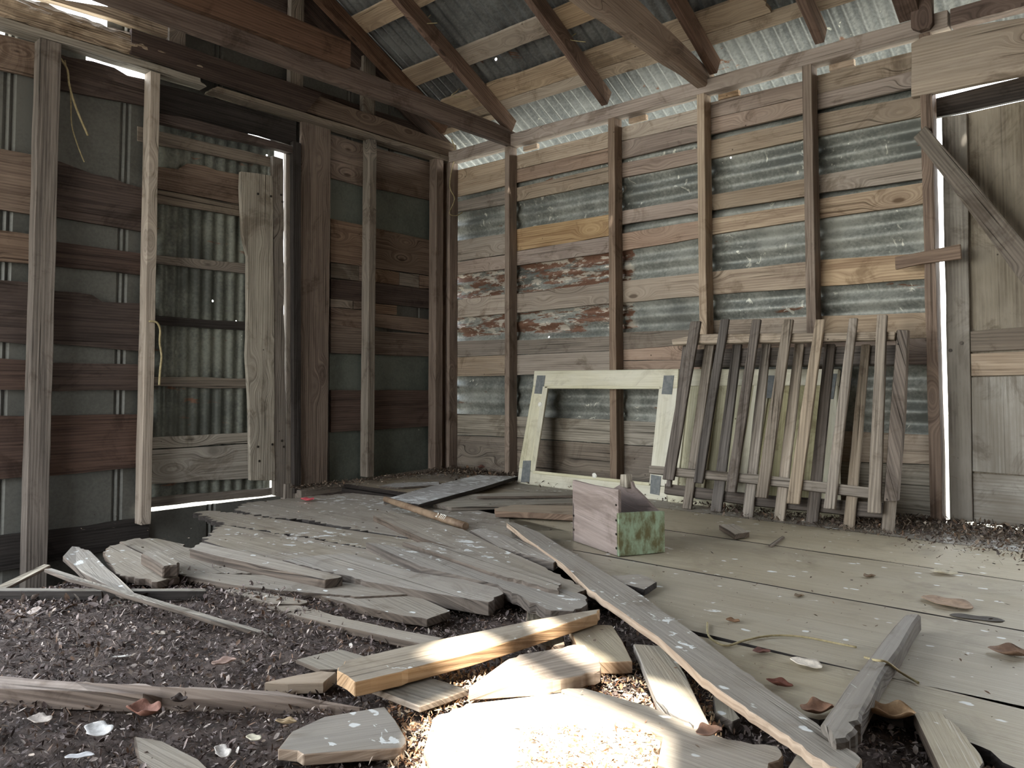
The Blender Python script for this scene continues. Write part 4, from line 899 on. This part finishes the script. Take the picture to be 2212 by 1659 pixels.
for u, v in ((1167, 874), (1284, 1028)):           # dried paint blobs on the cream frame
    p = plane_pt(u, v, Vector(P0)-Vector((0, .004, 0)), N0)
    me = bpy.data.meshes.new('paint_blob'); bm = bmesh.new(); bmesh.ops.create_icosphere(bm, subdivisions=2, radius=1)
    for vv in bm.verts: vv.co = Vector((vv.co.x*.020, vv.co.y*.006, vv.co.z*.018))*(1+.5*noise.noise(vv.co*2.3+Vector((u, v, 0))))
    bm.to_mesh(me); bm.free(); o = link('paint_blob', me, None, ['white']); o.location = p; fixp(o, cf)

# ---- litter: nobody could count it
def scatter(name, n, sampler, smin, smax, seed, palette, label=None, up=.55, lift=0.0):
    rg = np.random.default_rng(seed); P = sampler(rg, n); n = len(P)
    s = smin*(smax/smin)**(rg.random(n)**1.6); an = rg.random(n)*2*np.pi
    tilt = rg.normal(0, up, n); roll = rg.normal(0, up, n); asp = rg.uniform(.10, .58, n); fold = rg.uniform(-.1, .55, n)
    dx = np.stack([np.cos(an)*np.cos(tilt), np.sin(an)*np.cos(tilt), np.sin(tilt)], 1)
    dy = np.stack([-np.sin(an)*np.cos(roll), np.cos(an)*np.cos(roll), np.sin(roll)], 1)
    dz = np.cross(dx, dy)
    s_ = s[:, None]; a_ = (s*asp)[:, None]; f_ = (s*fold)[:, None]
    c = P + np.array([0, 0, lift]) + np.stack([0*s, 0*s, np.abs(np.sin(tilt))*s*.45 + s*.1], 1)
    V = np.stack([c-dx*s_*.5, c-dx*s_*.12+dy*a_*.5+dz*f_*.3, c+dx*s_*.25+dy*a_*.42+dz*f_*.35, c+dx*s_*.5+dz*f_*.25, c+dx*s_*.2-dy*a_*.42+dz*f_*.3, c-dx*s_*.15-dy*a_*.5+dz*f_*.28, c+dx*s_*.02-dz*f_*.05], 1)
    nv = 7; tri = np.array([[0, 6, 1], [1, 6, 2], [2, 6, 3], [3, 6, 4], [4, 6, 5], [5, 6, 0]])
    F = (tri[None]+np.arange(n)[:, None, None]*nv).reshape(-1, 3)
    me = bpy.data.meshes.new(name); me.vertices.add(n*nv); me.vertices.foreach_set('co', V.reshape(-1).astype(np.float32))
    nf = len(F); me.loops.add(nf*3); me.loops.foreach_set('vertex_index', F.reshape(-1).astype(np.int32))
    me.polygons.add(nf); me.polygons.foreach_set('loop_start', np.arange(0, nf*3, 3, dtype=np.int32)); me.polygons.foreach_set('loop_total', np.full(nf, 3, dtype=np.int32))
    pal = np.array(palette); w = pal[:, 3]/pal[:, 3].sum(); ci = rg.choice(len(pal), n, p=w)
    col = pal[ci, :3]*rg.uniform(.6, 1.35, (n, 1)); col = np.concatenate([np.clip(col, 0, 1), np.ones((n, 1))], 1)
    at = me.attributes.new('tint', 'FLOAT_COLOR', 'POINT'); at.data.foreach_set('color', np.repeat(col, nv, 0).reshape(-1).astype(np.float32))
    me.update(); me.validate(); o = link(name, me, None, ['leaf']); tag(o, kind='stuff')
    if label: o['label'] = label
    return o
PAL = [(.17, .142, .14, 5), (.30, .255, .245, 5), (.44, .39, .36, 3), (.22, .15, .11, 2), (.48, .41, .35, .9), (.70, .68, .64, .12), (.07, .055, .052, 4)]
STRAW = [(.55, .36, .22, 5), (.70, .55, .38, 5), (.38, .20, .12, 2), (.85, .78, .62, 2)]
PALF = [(.14, .11, .085, 5), (.21, .17, .13, 4), (.22, .145, .095, 2), (.33, .27, .21, 2), (.08, .06, .05, 4), (.5, .45, .38, .3)]
def s_ground(rg, n):
    x = rg.uniform(1.0, 4.6, n); y = rg.uniform(-4.1, -2.15, n)
    keep = (x + .25*(y+3.4)*-1 > 1.35) & (((x-CAM[0])**2 + (y-CAM[1])**2) > .5)
    # only what lies in or just beside the view
    rel = (x-CAM[0])*fw[0] + (y-CAM[1])*fw[1]; lat = (x-CAM[0])*rt[0] + (y-CAM[1])*rt[1]
    keep &= (rel > .7) & (np.abs(lat) < rel*.85+.3)
    x, y = x[keep], y[keep]
    z = np.array([gz(a, b) for a, b in zip(x, y)]); return np.stack([x, y, z + rg.uniform(0, .012, len(x))], 1)
scatter('leaf_litter', 125000, s_ground, .004, .023, 3, PAL, 'dark leaf litter, twigs and chips covering the bare ground in the left foreground')
def s_wall(rg, n):
    x = rg.uniform(1.95, 4.4, n); d = np.abs(rg.normal(0, .20, n)); lim = np.where(x < 3.5, .62, .95)
    y = -.06 - d*np.clip((x-1.6)*.9, .3, 1.4); k = (y > -lim); x, y = x[k], y[k]
    return np.stack([x, y, .004 + rg.random(len(x))*.03*np.exp(-(-y)/.33)], 1)
scatter('leaf_drift', 17000, s_wall, .008, .036, 5, PALF, 'drift of brown dead leaves along the foot of the right wall')
def s_corner(rg, n):
    x = np.abs(rg.normal(0, .6, n))+.1; y = -np.abs(rg.normal(0, .16, n))-.05; return np.stack([x, y, .004+rg.random(n)*.02], 1)
scatter('leaf_drift', 2600, s_corner, .008, .045, 6, PALF, 'brown leaves and crumbs gathered in the far corner under the cream frame')
def s_sprink(rg, n):
    x = rg.uniform(.1, 4.6, n); y = rg.uniform(-3.0, -.3, n); return np.stack([x, y, np.full(n, .004)], 1)
scatter('floor_crumbs', 900, s_sprink, .005, .020, 8, PALF, 'sparse leaf crumbs and chips on the floor boards', up=.25)
def s_left(rg, n):
    x = np.abs(rg.normal(0, .10, n))+.05; y = rg.uniform(-1.5, -.1, n); return np.stack([x, y, .003+rg.random(n)*.012], 1)
scatter('leaf_drift', 2500, s_left, .006, .025, 9, PALF, 'crumbs and grit along the sill plate of the left wall')
def s_pit(rg, n):
    x = rg.uniform(.06, 1.9, n); y = rg.uniform(-3.9, -1.5, n)
    z = np.array([gz(a, b) for a, b in zip(x, y)]); return np.stack([x, y, z+.006], 1)
scatter('leaf_litter', 9000, s_pit, .012, .045, 11, PAL, 'dark litter at the bottom of the pit beside the left wall')

def s_straw(rg, n):
    u = rg.uniform(840, 1560, n); v = rg.uniform(1400, 1690, n); P = np.array([FL(a, b) for a, b in zip(u, v)])
    P[:, 2] = [gz(a, b)+.012 for a, b in P[:, :2]]
    on = (u > 1120) & (v > 1560) & (u < 1420) & (rg.random(n) < .6); P[on, 2] = -.009; return P
scatter('pine_straw', 9000, s_straw, .008, .022, 13, STRAW, 'pale straw and wood chips strewn over the sunlit patch of ground')
loose('wide board whitened as sun glare in the middle of the sun patch at the bottom',
      [(935, 1552), (1010, 1520), (1215, 1496), (1330, 1545), (1428, 1592), (1415, 1640), (1380, 1700), (1100, 1720), (960, 1700), (915, 1620)], -.012, .02, 'white', 'fresh')  # white colour stands in for blown-out sunlight on this board
